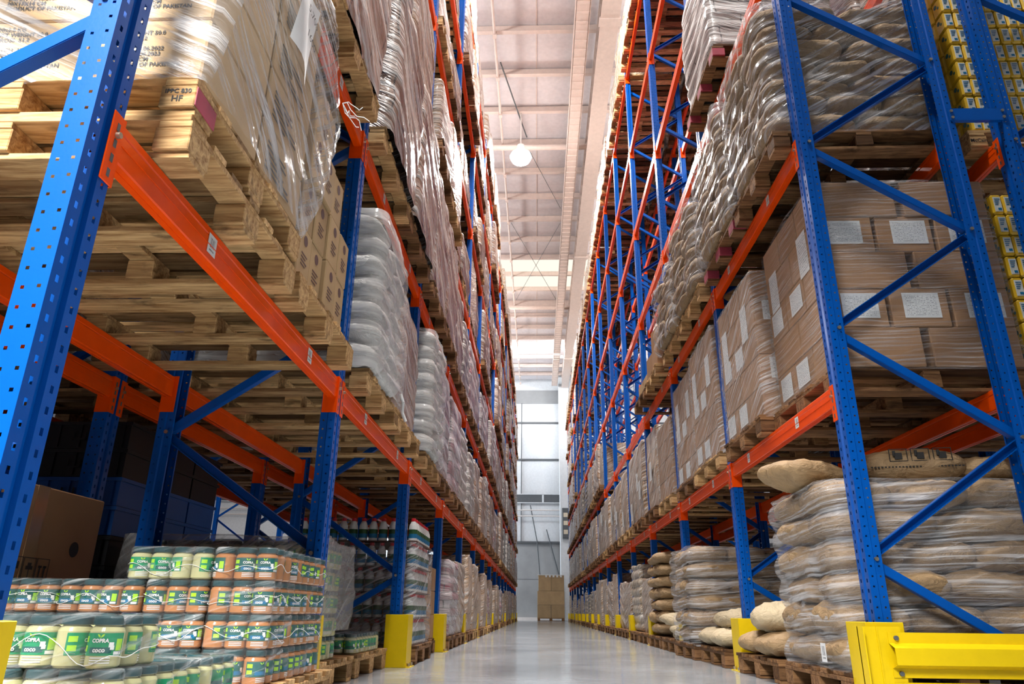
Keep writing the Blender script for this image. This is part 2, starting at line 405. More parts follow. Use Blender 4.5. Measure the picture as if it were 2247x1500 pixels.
# ------------------------------------------------------------------ the building
CEIL = 14.3
b = MB(); b.box(-34, 34, -22, 46, -0.2, 0.0); struct('floor', b.mesh('floor', M['floor']))
b = MB(); b.box(-34, 34, -22, 46, CEIL, CEIL+0.12)
for i in range(-11, 12): b.box(i*3.0-0.012, i*3.0+0.012, -22, 45, CEIL-0.012, CEIL+0.01, 1)
struct('ceiling', b.mesh('ceiling', [M['ceilpanel'], M['ceil_steel']]))
b = MB(); b.box(-5, 5, 26.7, 30.0, CEIL-0.03, CEIL-0.005); struct('window_1', b.mesh('roof_skylight', M['skylight']))
WY = 43.6
b = MB(); b.box(-34, 34, WY, WY+0.25, 0, 4.25, 0); b.box(-34, 34, WY+0.05, WY+0.25, 4.25, CEIL, 1)
b.box(-34, 34, WY-0.02, WY+0.1, 12.7, 13.55, 0)
for z in (2.2,): b.box(-34, 34, WY-0.006, WY, z, z+0.02, 2)
for z in (9.15, 11.45): b.box(-34, 34, WY-0.03, WY+0.06, z-0.05, z+0.05, 2)
for x in (-6.3, -3.2, -0.95, 4.5): b.box(x-0.02, x+0.02, WY-0.01, WY+0.06, 4.3, 12.7, 2)
struct('wall_back', b.mesh('wall_back', [M['concrete'], M['wallpanel'], M['grey_box']]))
b = MB(); b.box(-34, -33.8, -22, 46, 0, CEIL, 0); struct('wall_left', b.mesh('wall_left', M['wallpanel']))
b = MB(); b.box(33.8, 34, -22, 46, 0, CEIL, 0); struct('wall_right', b.mesh('wall_right', M['wallpanel']))
b = MB(); b.box(-34, 34, WY-0.12, WY, 4.2, 4.32); struct('trim_1', b.mesh('panel_ledge', M['grey_box']))
b = MB(); b.box(-34, 34, WY-0.05, WY+0.03, 6.55, 7.05); struct('trim_2', b.mesh('dark_wall_strip', M['grey_box']))
b = MB(); b.box(-34, 34, WY-0.09, WY-0.05, 6.52, 6.57); b.box(-34, 34, WY-0.09, WY-0.05, 7.03, 7.08)
for x in (-7, -3.4, 0.35, 4.0): b.box(x-0.05, x+0.05, WY-0.09, WY-0.05, 6.55, 7.05)
struct('trim_3', b.mesh('wall_strip_frame', M['wallpanel']))
b = MB(); b.box(-34, 34, WY-0.16, WY, 0.0, 0.16); struct('baseboard_back', b.mesh('kerb', M['white_paint']))
for z in (5.75, 6.1):
    b = MB(); b.cyl((-30, WY-0.20, z), (30, WY-0.20, z), 0.04, 8)
    tag(obj('wall_pipe', b.mesh('wall_pipe', M['white_paint'])), 'thin %s horizontal pipe running along the far end wall' % ('upper' if z > 6 else 'lower'), 'pipe')
for i, (x0, z0, x1, z1) in enumerate(((-0.4, 6.4, 0.0, 4.3), (0.55, 5.0, 1.3, 2.3), (0.0, 4.3, 0.2, 1.9))):  # dark bars drawing the slanting shadows of pipes and cables on the wall
    b = MB(); b.cyl((x0, WY-0.125, z0), (x1, WY-0.125, z1), 0.03, 6)
    tag(obj('shadow_bar', b.mesh('shadow_bar', M['grey_box'])), ('slim slanting shadow bar high on the end wall under the pipes',
        'slim slanting shadow bar running down to the pale column', 'slim shadow bar running down the grey concrete of the end wall')[i], 'shadow_bar')
b = MB(); b.box(1.32, 1.95, 42.5, 43.1, 0, CEIL, 0, 0.02); struct('wall_column', b.mesh('wall_column', M['wallpanel']))
sb = thing('switch_box', 'tall dark grey switch box mounted high on the pale end column', 'switch box', (1.64, 42.48, 4.4))
b = MB(); b.box(-0.2, 0.2, -0.16, 0, 0, 1.7, 0, 0.02); obj('cabinet', b.mesh('switch_cabinet', M['grey_box']), sb)
b = MB()
for z in (0.35, 0.85, 1.3): b.box(-0.12, 0.12, -0.17, -0.158, z-0.12, z+0.12, 0)
obj('cover_plate', b.mesh('cover_plate', M['zinc']), sb)

# roof steel: purlins across the aisle, one girder along it, tie rods
for i, y in enumerate([8.0+1.55*k for k in range(23)]):
    b = MB()
    big = i in (7, 15)
    z = CEIL-0.02
    h = 0.34 if big else 0.2
    b.box(-30, 30, y-0.035, y+0.035, z-h, z); b.box(-30, 30, y-0.09, y+0.03, z-h-0.015, z-h)
    if big: b.cyl((-30, y-0.3, z-0.5), (30, y-0.3, z-0.5), 0.09, 10)
    struct('roof_beam', b.mesh('roof_purlin', M['ceil_steel']))
b = MB()
gx = 1.72
b.box(gx-0.22, gx+0.22, 4, 43, CEIL-0.9, CEIL-0.87); b.box(gx-0.22, gx+0.22, 4, 43, CEIL-0.25, CEIL-0.22)
b.box(gx-0.015, gx+0.015, 4, 43, CEIL-0.87, CEIL-0.25)
for k in range(64):
    y = 4.3+k*0.6
    b.box(gx-0.2, gx+0.2, y-0.01, y+0.01, CEIL-0.87, CEIL-0.25)
for y in (13.2, 25.2, 37.2): b.box(gx-0.25, gx+0.25, y-0.12, y+0.12, CEIL-0.93, CEIL-0.86)
struct('roof_beam', b.mesh('roof_girder', M['ceil_steel']))
b = MB(); b.box(0.92, 1.24, 4, 42.4, CEIL-0.82, CEIL-0.80); b.box(0.90, 0.93, 4, 42.4, CEIL-0.82, CEIL-0.64); b.box(1.23, 1.26, 4, 42.4, CEIL-0.82, CEIL-0.64)
for k in range(130): b.box(0.93, 1.23, 4.1+k*0.295, 4.16+k*0.295, CEIL-0.835, CEIL-0.82)
tag(obj('cable_tray', b.mesh('cable_tray', M['ceil_steel'])), 'long ribbed cable tray running under the roof beside the girder', 'cable tray')
for i, (a, c) in enumerate((((-0.95, 15.2, CEIL-0.25), (-0.3, 18.4, CEIL-0.25)), ((-0.95, 23.6, CEIL-0.235), (0.88, 30.6, CEIL-0.235)), ((0.88, 23.6, CEIL-0.26), (-0.95, 30.6, CEIL-0.26)),
                            ((-0.2, 19.2, CEIL-0.235), (0.86, 22.6, CEIL-0.235)))):
    b = MB(); b.cyl(a, c, 0.009 if i else 0.022, 6)
    tag(obj('tie_rod', b.mesh('tie_rod', M['grey_box'])), ('dark slanting tie rod under the roof beside the bright lamp', 'thin roof tie rod slanting away from the skylight toward the girder',
        'thin roof tie rod crossing the other near the skylight', 'short thin tie rod just beyond the bright lamp')[i], 'rod')
b = MB(); b.cyl((-1.05, 6, CEIL-0.28), (-1.05, 43, CEIL-0.28), 0.035, 8)
for k in range(24): b.box(-1.1, -1.0, 8.0+k*1.55-0.06, 8.0+k*1.55+0.06, CEIL-0.34, CEIL-0.2)
tag(obj('sprinkler_pipe', b.mesh('sprinkler_pipe', M['ceil_steel'])), 'thin pale pipe running lengthwise under the roof purlins', 'pipe')

t = thing('added_lamp_body', 'square lamp body added out of view above the near left fill light', 'lamp', (-2.0, -2.6, 5.2))  # invented housing for the near left fill light
b = MB(); b.box(-0.9, 0.9, -0.9, 0.9, 0.55, 0.62, 0, 0.02); b.box(-0.05, 0.05, -0.05, 0.05, 0.62, CEIL-5.2); obj('housing', b.mesh('lamp_housing', M['white_paint']), t)

def lamp(x, y, label):
    t = thing('high_bay_lamp', label, 'lamp', (x, y, 12.55), (0, 0, 0), 'high bay lamps')
    b = MB(); b.lathe([(0.02, 0.42), (0.10, 0.40), (0.12, 0.22), (0.26, 0.08), (0.30, 0.0), (0.27, 0.0)], 24)
    obj('housing', b.mesh('lamp_housing', M['white_paint']), t)
    b = MB(); b.lathe([(0.0, -0.24), (0.14, -0.21), (0.25, -0.13), (0.31, 0.0), (0.27, 0.10)], 24); obj('lens', b.mesh('lamp_lens', M['lamp']), t)
    b = MB(); b.cyl((0, 0, 0.4), (0, 0, CEIL-12.55), 0.018, 8); obj('rod', b.mesh('lamp_rod', M['white_paint']), t)
    d = bpy.data.lights.new('lamp_light', 'AREA'); d.shape = 'DISK'; d.size = 0.6; d.energy = LAMP_POWER; d.color = (1.0, 0.97, 0.93)
    o = bpy.data.objects.new('lamp_light', d); COL.objects.link(o); o.location = (x, y, 12.28)
for y in LAMP_Y:
    lamp(-0.45 if 1.8 < y < 20 else (0.3 if y < 2 else -1.9), y, 'bright round high bay lamp hanging over the aisle' if y == 17.3 else 'round unseen high bay lamp, %s from the near end' % ORD[LAMP_Y.index(y)])
for x in (-4.9, 5.4):                    # the lamps of the two neighbouring aisles, which also wash the roof
    for k in range(8):
        d = bpy.data.lights.new('side_aisle_lamp_light', 'POINT'); d.shadow_soft_size = 0.3; d.energy = SIDE_POWER; d.color = (1.0, 0.95, 0.92)
        o = bpy.data.objects.new('side_aisle_lamp_light', d); COL.objects.link(o); o.location = (x, 3.0+4.8*k, 12.3)

# ------------------------------------------------------------------ pallet rack
PW, PD, DEPTH, POST_H = 0.122, 0.085, 1.0, 10.35
def post_mesh(front_facing, holes, s):
    """open pressed-steel post: aisle face at x=0 (u along y), side flanges running to depth PD"""
    b = MB()
    prof = [(0.020, PD), (0.008, PD), (0.008, PD*0.52), (0.0, PD*0.46), (0.0, 0.0), (0.046, 0.0), (0.051, 0.012), (0.071, 0.012),
            (0.076, 0.0), (PW, 0.0), (PW, PD*0.46), (PW-0.008, PD*0.52), (PW-0.008, PD), (PW-0.020, PD)]
    hole = {1: (0.5, 0.11, 0.009), 3: (0.5, 0.12, 0.009), 4: (0.55, 0.12, 0.018), 8: (0.5, 0.12, 0.018), 9: (0.5, 0.12, 0.009), 11: (0.5, 0.11, 0.009)}
    def pt(i, t, z):
        a, c = prof[i], prof[i+1]
        u = a[0]+(c[0]-a[0])*t; d = a[1]+(c[1]-a[1])*t
        return ((d if front_facing else DEPTH-d), u, z)
    for i in range(len(prof)-1):
        if i in hole and holes:
            c, w, hh = hole[i]
            seg = [0.0, c-w, c+w, 1.0]
            zs = [0.0]; z = 0.16 + (0.025 if i in (4, 8) else 0.0)
            while z < POST_H-0.05: zs += [z, z+hh]; z += 0.05
            zs.append(POST_H)
            for k in (0, 2): b.add([pt(i, seg[k], 0), pt(i, seg[k+1], 0), pt(i, seg[k+1], POST_H), pt(i, seg[k], POST_H)], [(0, 1, 2, 3)])
            for k in range(0, len(zs)-1, 2):
                b.add([pt(i, seg[1], zs[k]), pt(i, seg[2], zs[k]), pt(i, seg[2], zs[k+1]), pt(i, seg[1], zs[k+1])], [(0, 1, 2, 3)])
        else:
            b.add([pt(i, 0, 0), pt(i, 1, 0), pt(i, 1, POST_H), pt(i, 0, POST_H)], [(0, 1, 2, 3)])
    if s < 0: b.mirror()
    me = weld(b.mesh('post', M['blue']))
    return me
BR_Z = [0.12]+[0.70+0.645*k for k in range(15)]
def brace_mb(k, b):
    """C-channel between two nodes; odd nodes sit on the front post"""
    z0, z1 = BR_Z[k], BR_Z[k+1]
    f0 = (k % 2 == 1)
    xa, xb = (0.055, DEPTH-0.055) if f0 else (DEPTH-0.055, 0.055)
    yc = PW/2
    p, q = Vector((xa, yc, z0+0.02)), Vector((xb, yc, z1-0.02)); d = (q-p); L = d.length; d.normalize()
    n = Vector((0, 1, 0)); w = d.cross(n)
    mid = (p+q)/2; t = 0.0022; o = -1 if f0 else 1     # the open side alternates
    b.obox(mid+n*(-0.02*o), d*(L/2), w*0.021, n*t, 0)
    b.obox(mid+w*0.021, d*(L/2), w*t, n*0.02, 0); b.obox(mid-w*0.021, d*(L/2), w*t, n*0.02, 0)
def bolt_mb(k, b):
    x = 0.055 if k % 2 == 1 else DEPTH-0.055
    b.cyl((x, 0.007, BR_Z[k]), (x, -0.004, BR_Z[k]), 0.011, 8, 0)
FR = {}
for s in (-1, 1):
    FR[s, 'pf'] = post_mesh(True, True, s); FR[s, 'pr'] = post_mesh(False, True, s)
    FR[s, 'pf0'] = post_mesh(True, False, s); FR[s, 'pr0'] = post_mesh(False, False, s)
    for k in range(15):
        b = MB(); brace_mb(k, b)
        if s < 0: b.mirror()
        FR[s, 'b', k] = b.mesh('brace', M['blue'])
    allb = MB()
    for k in range(15): brace_mb(k, allb)
    if s < 0: allb.mirror()
    FR[s, 'ball'] = allb.mesh('bracing', M['blue'])
    b = MB(); bolt_mb(1, b)
    for k in range(1, 15):
        b = MB(); bolt_mb(k, b)
        if s < 0: b.mirror()
        FR[s, 'bolt', k] = b.mesh('bolt', M['zinc'])
    b = MB()
    b.box(-0.03, 0.13, -0.02, PW+0.02, 0, 0.008)
    if s < 0: b.mirror()
    FR[s, 'base'] = b.mesh('base_plate', M['blue'])

def frame(x, y, s, label, near, holes=True, group='rack frames'):
    t = thing('rack_upright_frame', label, 'rack upright frame', (x, y, 0), (0, 0, 0), group)
    e = '' if holes else '0'
    obj('front_post', FR[s, 'pf'+e], t); obj('rear_post', FR[s, 'pr'+e], t)
    if near:
        for k in range(15):
            br = obj('brace', FR[s, 'b', k], t)
            if k and k < 9: obj('bolt', FR[s, 'bolt', k], br)
    else: obj('bracing', FR[s, 'ball'], t)
    obj('base_plate', FR[s, 'base'], t); obj('base_plate', FR[s, 'base'], t, (s*(DEPTH-0.1), 0, 0))
    return t

# beams
BEAM_T = 0.205
BL = BAY-PW
def beam_meshes(s, rear):
    out = {}
    b = MB()
    x0, x1 = (0.004, 0.056) if not rear else (DEPTH-0.056, DEPTH-0.004)
    z0, z1 = 0.088, BEAM_T
    for (xa, xb, za, zb) in ((x0, x1, z0, z1-0.03), (x0 if rear else x0, x1, z1-0.03, z1)):
        b.box(xa, xb, 0.002, BL-0.002, za, zb, 0, 0.004)
    zm = z0+0.055
    xo = x0-0.002 if not rear else x1+0.002
    b.box(min(xo, xo+0.003), max(xo, xo+0.003), 0.003, BL-0.003, zm-0.002, zm+0.002)
    b.box((x0+x1)/2-0.0015, (x0+x1)/2+0.0015, 0.003, BL-0.003, z0-0.0025, z0+0.001)
    if s < 0: b.mirror()
    out['rail'] = b.mesh('rail', M['orange'])
    for end in (0, 1):
        b = MB()
        y = 0.0012 if end == 0 else BL-0.0012
        dy = 0.005 if end == 0 else -0.005
        xa, xb = (-0.006, 0.078) if not rear else (DEPTH-0.078, DEPTH+0.006)
        b.box(xa, xb, y, y+dy, 0, BEAM_T+0.005)                      # leg against the post's side
        xf = -0.006 if not rear else DEPTH+0.006
        yy = (y-0.05, y+0.004) if end == 0 else (y-0.004, y+0.05)
        b.box(min(xf, xf+(0.005 if not rear else -0.005)), max(xf, xf+(0.005 if not rear else -0.005)), yy[0], yy[1], 0, BEAM_T+0.005, 0, 0.002)
        g = xf-0.0012 if not rear else xf+0.0012
        ym = (yy[0]+yy[1])/2
        for z in (0.03, 0.075, 0.12, 0.17): b.box(min(g, xf), max(g, xf), ym-0.006, ym+0.006, z-0.012, z+0.012, 1)
        b.cyl((xf, ym, 0.145), (xf+(-0.012 if not rear else 0.012), ym, 0.145), 0.009, 8, 2)
        if s < 0: b.mirror()
        out['connector', end] = b.mesh('connector', [M['orange'], M['grey_box'], M['zinc']])
    b = MB()
    x = 0.0025
    zc = 0.148
    def lab(yc):
        b = MB()
        b.quad((x, yc+0.032, zc-0.036), (x, yc-0.032, zc-0.036), (x, yc-0.032, zc+0.036), (x, yc+0.032, zc+0.036))
        if s < 0: b.mirror()
        return b.mesh('barcode_label', M['barcode'])
    out['label', 0] = lab(0.60); out['label', 1] = lab(1.75)
    return out
BM = {(s, r): beam_meshes(s, r) for s in (-1, 1) for r in (0, 1)}
def beam(x, y, z, s, rear, label, labels, group):
    t = thing('rack_crossbeam', label, 'rack beam', (x, y+PW, z), (0, 0, 0), group)
    m = BM[s, rear]
    obj('rail', m['rail'], t); obj('connector', m['connector', 0], t); obj('connector', m['connector', 1], t)
    if labels:
        obj('barcode_label', m['label', 0], t); obj('barcode_label', m['label', 1], t)
    return t
def zl(l): return Z1+(l-1)*LIFT          # underside of the connector of beam level l
def top(l): return zl(l)+BEAM_T if l else 0.0

NL, NR = 17, 16
for side, X, s, Y, n in (('left', XL, -1, YL, NL), ('right', XR, 1, YR, NR)):
    for k in range(n):
        frame(X, Y+k*BAY, s, 'blue punched steel upright frame of the %s rack, %s from the near end' % (side, ORD[k]), k < 5, k < 7)
    for l in range(1, 7):
        for k in range(n-1):
            beam(X, Y+k*BAY, zl(l), s, 0, 'orange aisle-side beam, %s rack, %s level, %s bay' % (side, ORD[l-1], ORD[k]), k < 6 and l < 4, 'orange beams of the %s rack' % side)
    for l in range(1, 7):
        for k in range(n-1):
            if (side == 'left' and ((l == 1 and k < 7) or (l == 2 and k < 3))) or (side == 'right' and ((l < 3 and k < 3) or (l == 1 and k < 6) or (l > 2 and k < 10))):
                beam(X, Y+k*BAY, zl(l), s, 1, 'orange rear beam of the %s rack, %s level, %s bay' % (side, ORD[l-1], ORD[k]), False, 'orange rear beams of the %s rack' % side)
# the racks standing back to back with them
for k in range(7): frame(XL-1.3, YL+k*BAY, -1, 'blue upright frame of the rack behind the left one, %s from the near end' % ORD[k], k < 3, k < 3, 'rack frames behind')
for k in range(3, 13): frame(XL-6.3, YL+0.6+k*BAY, -1, 'blue upright frame of the rack across the next aisle, %s along' % ORD[k], False, False, 'rack frames across the next aisle')
for k in range(13): frame(XR+1.3, YR+k*BAY, 1, 'blue upright frame of the rack behind the right one, %s from the near end' % ORD[k], k < 2, k < 4, 'rack frames behind')
for k in range(6):
    beam(XL-1.3, YL+k*BAY, zl(1), -1, 0, 'orange front beam of the rack behind the left one, first level, %s bay' % ORD[k], False, 'orange beams behind')
    if k < 4: beam(XL-1.3, YL+k*BAY, zl(1), -1, 1, 'orange far beam of the rack behind the left one, first level, %s bay' % ORD[k], False, 'orange beams behind')
for l in range(1, 7):
    for k in range(12):
        if l > 2 or k < 5: beam(XR+1.3, YR+k*BAY, zl(l), 1, 0, 'orange beam of the rack behind the right one, %s level, %s bay' % (ORD[l-1], ORD[k]), False, 'orange beams behind')
for i, z in enumerate((0.55, 3.47, 6.6)):
    t = thing('row_spacer', 'blue spacer bar tying the two right racks back to back, %s from the floor' % ORD[i], 'spacer bar', (XR+DEPTH, YR, z))
    b = MB(); b.box(-0.03, 0.33, -0.006, -0.003, -0.045, 0.045, 0); b.box(-0.03, 0.33, -0.006, 0.02, -0.047, -0.044, 0); b.box(-0.03, 0.33, -0.006, 0.02, 0.044, 0.047, 0)
    obj('bar', b.mesh('spacer_bar', M['blue']), t)
    for x in (-0.012, 0.312):
        for zz in (-0.025, 0.025):
            b = MB(); b.cyl((x, -0.006, zz), (x, -0.014, zz), 0.010, 8); obj('bolt', b.mesh('bolt', M['zinc']), t)

# yellow column guards
def guard_mesh(s):
    b = MB()
    h, t = 0.395, 0.006
    x0, x1, y0, y1 = -0.085, 0.10, -0.075, PW+0.045
    b.box(x0, x0+t, y0, y1, 0, h, 0, 0.002); b.box(x0+t, x1, y0, y0+t, 0, h, 0, 0.002); b.box(x0+t, x1, y1-t, y1, 0, h, 0, 0.002)
    b.box(x0-0.03, x0-0.0005, y0, y1, 0, 0.006)
    if s < 0: b.mirror()
    return b.mesh('guard_shell', M['yellow'])
def gbolt(s):
    b = MB()
    b.cyl((0, 0, 0.004), (0, 0, 0.03), 0.012, 8, 0)
    return b.mesh('anchor_bolt', M['zinc'])
GM = {s: guard_mesh(s) for s in (-1, 1)}; GBM = gbolt(1)
for side, X, s, Y, n in (('left', XL, -1, YL, NL), ('right', XR, 1, YR, NR)):
    for k in range(n):
        t = thing('column_guard', 'yellow steel guard round the foot of the %s upright, %s rack' % (ORD[k], side), 'column guard', (X-(0.085 if side == 'left' and k == 1 else 0), Y+k*BAY-(0.12 if side == 'left' and k == 0 else 0), 0), (0, 0, 0), 'yellow column guards')
        obj('shell', GM[s], t)
        for yy in (-0.02, PW-0.01): obj('anchor_bolt', GBM, t, (-s*0.098, yy, 0))
# yellow end rail across the foot of the right rack
t = thing('end_guard_rail', 'yellow two-rail steel barrier across the end of the right rack', 'guard rail', (XR, YR-0.12, 0))
def rail_mesh():
    b = MB()
    pr = [(0.0, 0.200), (0.0, 0.152), (-0.055, 0.132), (-0.055, 0.058), (0.0, 0.040), (0.0, 0.0)]
    L = 3.4
    for (d0, z0), (d1, z1) in zip(pr, pr[1:]):
        b.add([(0, d0, z0), (L, d0, z0), (L, d1, z1), (0, d1, z1), (0, d0+0.004, z0), (L, d0+0.004, z0), (L, d1+0.004, z1), (0, d1+0.004, z1)],
              [(0, 3, 2, 1), (4, 5, 6, 7), (0, 4, 7, 3), (1, 2, 6, 5), (0, 1, 5, 4), (3, 7, 6, 2)])
    return b.mesh('rail', M['yellow'])
rm = rail_mesh()
for z in (0.150, -0.07):
    r = obj('rail', rm, t, (-0.01, -0.012, z))
    for x in (0.035, 1.5):
        for zz in (0.175, 0.018):
            b = MB(); b.cyl((x, 0.001, zz), (x, -0.012, zz), 0.011, 10); obj('bolt', b.mesh('rail_bolt', M['grey_box']), r)
b = MB(); b.box(-0.145, -0.139, -0.06, 0.01, 0, 0.375); b.box(-0.139, 0.055, -0.006, 0.0, 0, 0.375); b.box(-0.145, -0.139, 0, 0.06, 0, 0.375)
b.box(-0.062, -0.055, -0.012, 0.0, 0.0, 0.375)
obj('end_post', b.mesh('end_post', M['yellow']), t)
b = MB(); b.box(2.3, 2.45, 0.0, 0.05, 0, 0.36); obj('end_post', b.mesh('end_post', M['yellow']), t)

# ------------------------------------------------------------------ pallets
def pallet_parts():
    """1.2 m (x) by 1.0 m (y) by 0.145 m, centre at origin, base z=0"""
    out = {}
    b = MB()
    ys = [-0.445, -0.30, -0.15, 0.0, 0.15, 0.30, 0.445]
    r = random.Random(3)
    for y in ys:
        w = 0.046 if abs(y) < 0.4 else 0.055
        j = r.uniform(-0.012, 0.012)
        b.box(-0.6+j, 0.6+j, y-w, y+w, 0.123, 0.145, 0, 0.002)
    out['deck'] = b
    sr = []
    for x in (-0.55, 0.0, 0.55):
        b = MB(); b.box(x-0.05, x+0.05, -0.5, 0.5, 0.101, 0.123, 0, 0.002); sr.append(b)
    out['stringer'] = sr
    bl = []
    for x in (-0.545, 0.0, 0.545):
        for y in (-0.43, 0.0, 0.43):
            b = MB(); b.box(x-0.055, x+0.055, y-0.068, y+0.068, 0.022, 0.101, 0, 0.003); bl.append(b)
    out['block'] = bl
    bb = []
    for y in (-0.43, 0.0, 0.43):
        b = MB(); b.box(-0.6, 0.6, y-0.055, y+0.055, 0.0, 0.022, 0, 0.002); bb.append(b)
    out['bottom_board'] = bb
    return out
_pp = pallet_parts()
def _join(lst):
    b = MB()
    for k in lst: b.add(k.v, k.f)
    return b
PAL = {}
for w in ('wood', 'wood_dark'):
    PAL[w, 'deck'] = _pp['deck'].mesh('deck', M[w])
    for key in ('stringer', 'block', 'bottom_board'):
        PAL[w, key] = [k.mesh(key, M[w]) for k in _pp[key]]
    PAL[w, 'base'] = _join(_pp['stringer']+_pp['block']+_pp['bottom_board']).mesh('base', M[w])
    PAL[w, 'all'] = _join([_pp['deck']]+_pp['stringer']+_pp['block']+_pp['bottom_board']).mesh('pallet', M[w])
PH = 0.147
NPAL = [0]
def pallet(x, y, z, label, detail=1, w='wood', sx=1.0, sy=1.0, pink=False):
    z += 0.001
    rot = (0, 0, random.choice((0, pi))+random.uniform(-0.012, 0.012))
    if detail == 0:
        o = tag(obj('pallet', PAL[w, 'all'], None, (x, y, z), rot, (sx, sy, 1)), label, 'pallet', 'pallets'); return o
    t = thing('pallet', label, 'pallet', (x, y, z), rot, 'pallets'); t.scale = (sx, sy, 1)
    obj('deck', PAL[w, 'deck'], t)
    if detail == 1: obj('base', PAL[w, 'base'], t)
    else:
        for m in PAL[w, 'stringer']: obj('stringer', m, t)
        for i, m in enumerate(PAL[w, 'block']):
            bl = obj('block', m, t)
            if pink and (i < 3 or i > 5):
                bl.data = m.copy(); bl.data.materials[0] = M['pink_wood']; bl['label'] = 'pink painted end block'
        for m in PAL[w, 'bottom_board']: obj('bottom_board', m, t)
    return t

# ------------------------------------------------------------------ wrapped loads and film
def rrect(s, hx, hy, r):
    """point and outward normal at distance s along a rounded rectangle"""
    segs = [(2*hy-2*r, 0), (pi*r/2, 1), (2*hx-2*r, 0), (pi*r/2, 1), (2*hy-2*r, 0), (pi*r/2, 1), (2*hx-2*r, 0), (pi*r/2, 1)]
    starts = [((hx, -hy+r), 0), ((hx-r, hy-r), 0), ((hx-r, hy), pi/2), ((-hx+r, hy-r), pi/2), ((-hx, hy-r), pi), ((-hx+r, -hy+r), pi), ((-hx+r, -hy), 1.5*pi), ((hx-r, -hy+r), 1.5*pi)]
    for (L, arc), (p, a) in zip(segs, starts):
        if s <= L or (p, a) == starts[-1]:
            if arc:
                t = a+s/r; return p[0]+r*cos(t), p[1]+r*sin(t), cos(t), sin(t)
            return p[0]-s*sin(a), p[1]+s*cos(a), cos(a), sin(a)
        s -= L
def wrap_mb(sx, sy, sz, th=0.2, scallop=0.02, wrinkle=0.012, seed=0, nper=110, nz=30, cap=True, ang=0.7, bulge=0.02, lean=0.0, r=0.05, freq=9.0, m=0):
    b = MB(); hx, hy = sx/2, sy/2
    per = 2*(2*hx-2*r)+2*(2*hy-2*r)+2*pi*r
    rows = [(k/nz, 0.0) for k in range(nz+1)]
    rows += [(1.0, 0.03), (1.0, 0.10)] if not cap else [(1.0, 0.04), (1.0, 0.15), (1.0, 0.6), (1.0, 1.0)]
    vs, uv = [], []
    ca, sa = cos(ang), sin(ang)
    for t, ins in rows:
        z = t*sz
        for i in range(nper+1):
            s = per*i/nper
            px, py, nx, ny = rrect(s % per if i < nper else 0.0, hx, hy, r)
            ph = (z/th) % 1.0
            off = scallop*(abs(sin(pi*ph))**0.55-1.0)
            ss = s if i < nper else 0.0
            # fade wrinkles at the seam so that the ends meet
            e = min(1.0, min(ss, per-ss)/0.15)
            a, c = ss*ca+z*sa, -ss*sa+z*ca
            wv = noise.noise(Vector((a*0.8+seed*7.1, c*freq, seed*3.3)))+0.5*noise.noise(Vector((a*1.8+seed, c*freq*2.1, 9.0+seed)))
            lump = noise.noise(Vector((px*2.2+seed*5, py*2.2, z*2.6+seed)))
            off += wrinkle*wv*e + wrinkle*0.9*lump + bulge*sin(pi*min(1, t))
            if ins: off -= 0
            k = 1-ins
            top_dip = -0.02*min(1, ins*3)+0.03*lump*(1 if t > 0.98 else 0)
            vs.append(((px+nx*off)*k+lean*z, (py+ny*off)*k, z+top_dip*1.0+(0.01*ins if ins < .2 else 0)))
            uv.append((s, z+ins*0.3))
    w = nper+1
    fs = [(j*w+i, j*w+i+1, (j+1)*w+i+1, (j+1)*w+i) for j in range(len(rows)-1) for i in range(nper)]
    b.add(vs, fs, m, uv, True); return b

LOADM = {}
kinds = {'kraft': ('wrap_kraft', 0.3, 0.008, 0.020), 'pink': ('wrap_pink', 0.3, 0.006, 0.024), 'white': ('wrap_white', 0.16, 0.03, 0.018),
         'plain': ('wrap_plain', 0.26, 0.004, 0.008), 'sack': ('wrap_sack', 0.16, 0.035, 0.018), 'bottle': ('wrap_bottle', 0.24, 0.02, 0.012)}
for kd, (mt, th, sc, wr) in kinds.items():
    for v in range(3):
        LOADM[kd, v] = wrap_mb(1.12, 0.98, 1.2, th, sc, wr, v+1+len(kd), 100, 34, True, {'plain': 0.4, 'sack': 0.5, 'white': -0.2}.get(kd, -0.42),
                               0.02).mesh('wrapped_goods', M[mt])
_ss = MB(); _ss.quad((0, -0.10, -0.14), (0, 0.10, -0.14), (0, 0.10, 0.14), (0, -0.10, 0.14)); SHEET = _ss.mesh('data_sheet', M['sheet'])
KIND_TXT = {'kraft': 'brown carton load in streaky film', 'pink': 'pinkish brown load in wrinkled film', 'white': 'white sack load in film', 'plain': 'brown carton load in thin film',
            'sack': 'kraft sack load in milky film', 'bottle': 'film-wrapped load of capped bottles'}
def load(kd, x, y, z, h, where, s, seed=0, wy=1.0, wx=1.0, sheet=False, group='film-wrapped pallet loads'):
    rr = random.Random(seed*13+5)
    lb = '%s, %s' % (KIND_TXT[kd], where)
    o = tag(obj('wrapped_load', LOADM[kd, rr.randrange(3)], None, (x, y, z), (0, 0, (0 if s > 0 else pi)+rr.uniform(-0.015, 0.015)), (wx, wy, h/1.2)), lb, 'wrapped load', group)
    if sheet:
        for q in range(rr.choice((1, 2))):
            p = obj('data_sheet', SHEET, o, (-0.605, rr.uniform(-0.3, 0.3), rr.uniform(0.25, 1.0)), (0, 0, pi)); p['label'] = 'white printed sheet'
    return o

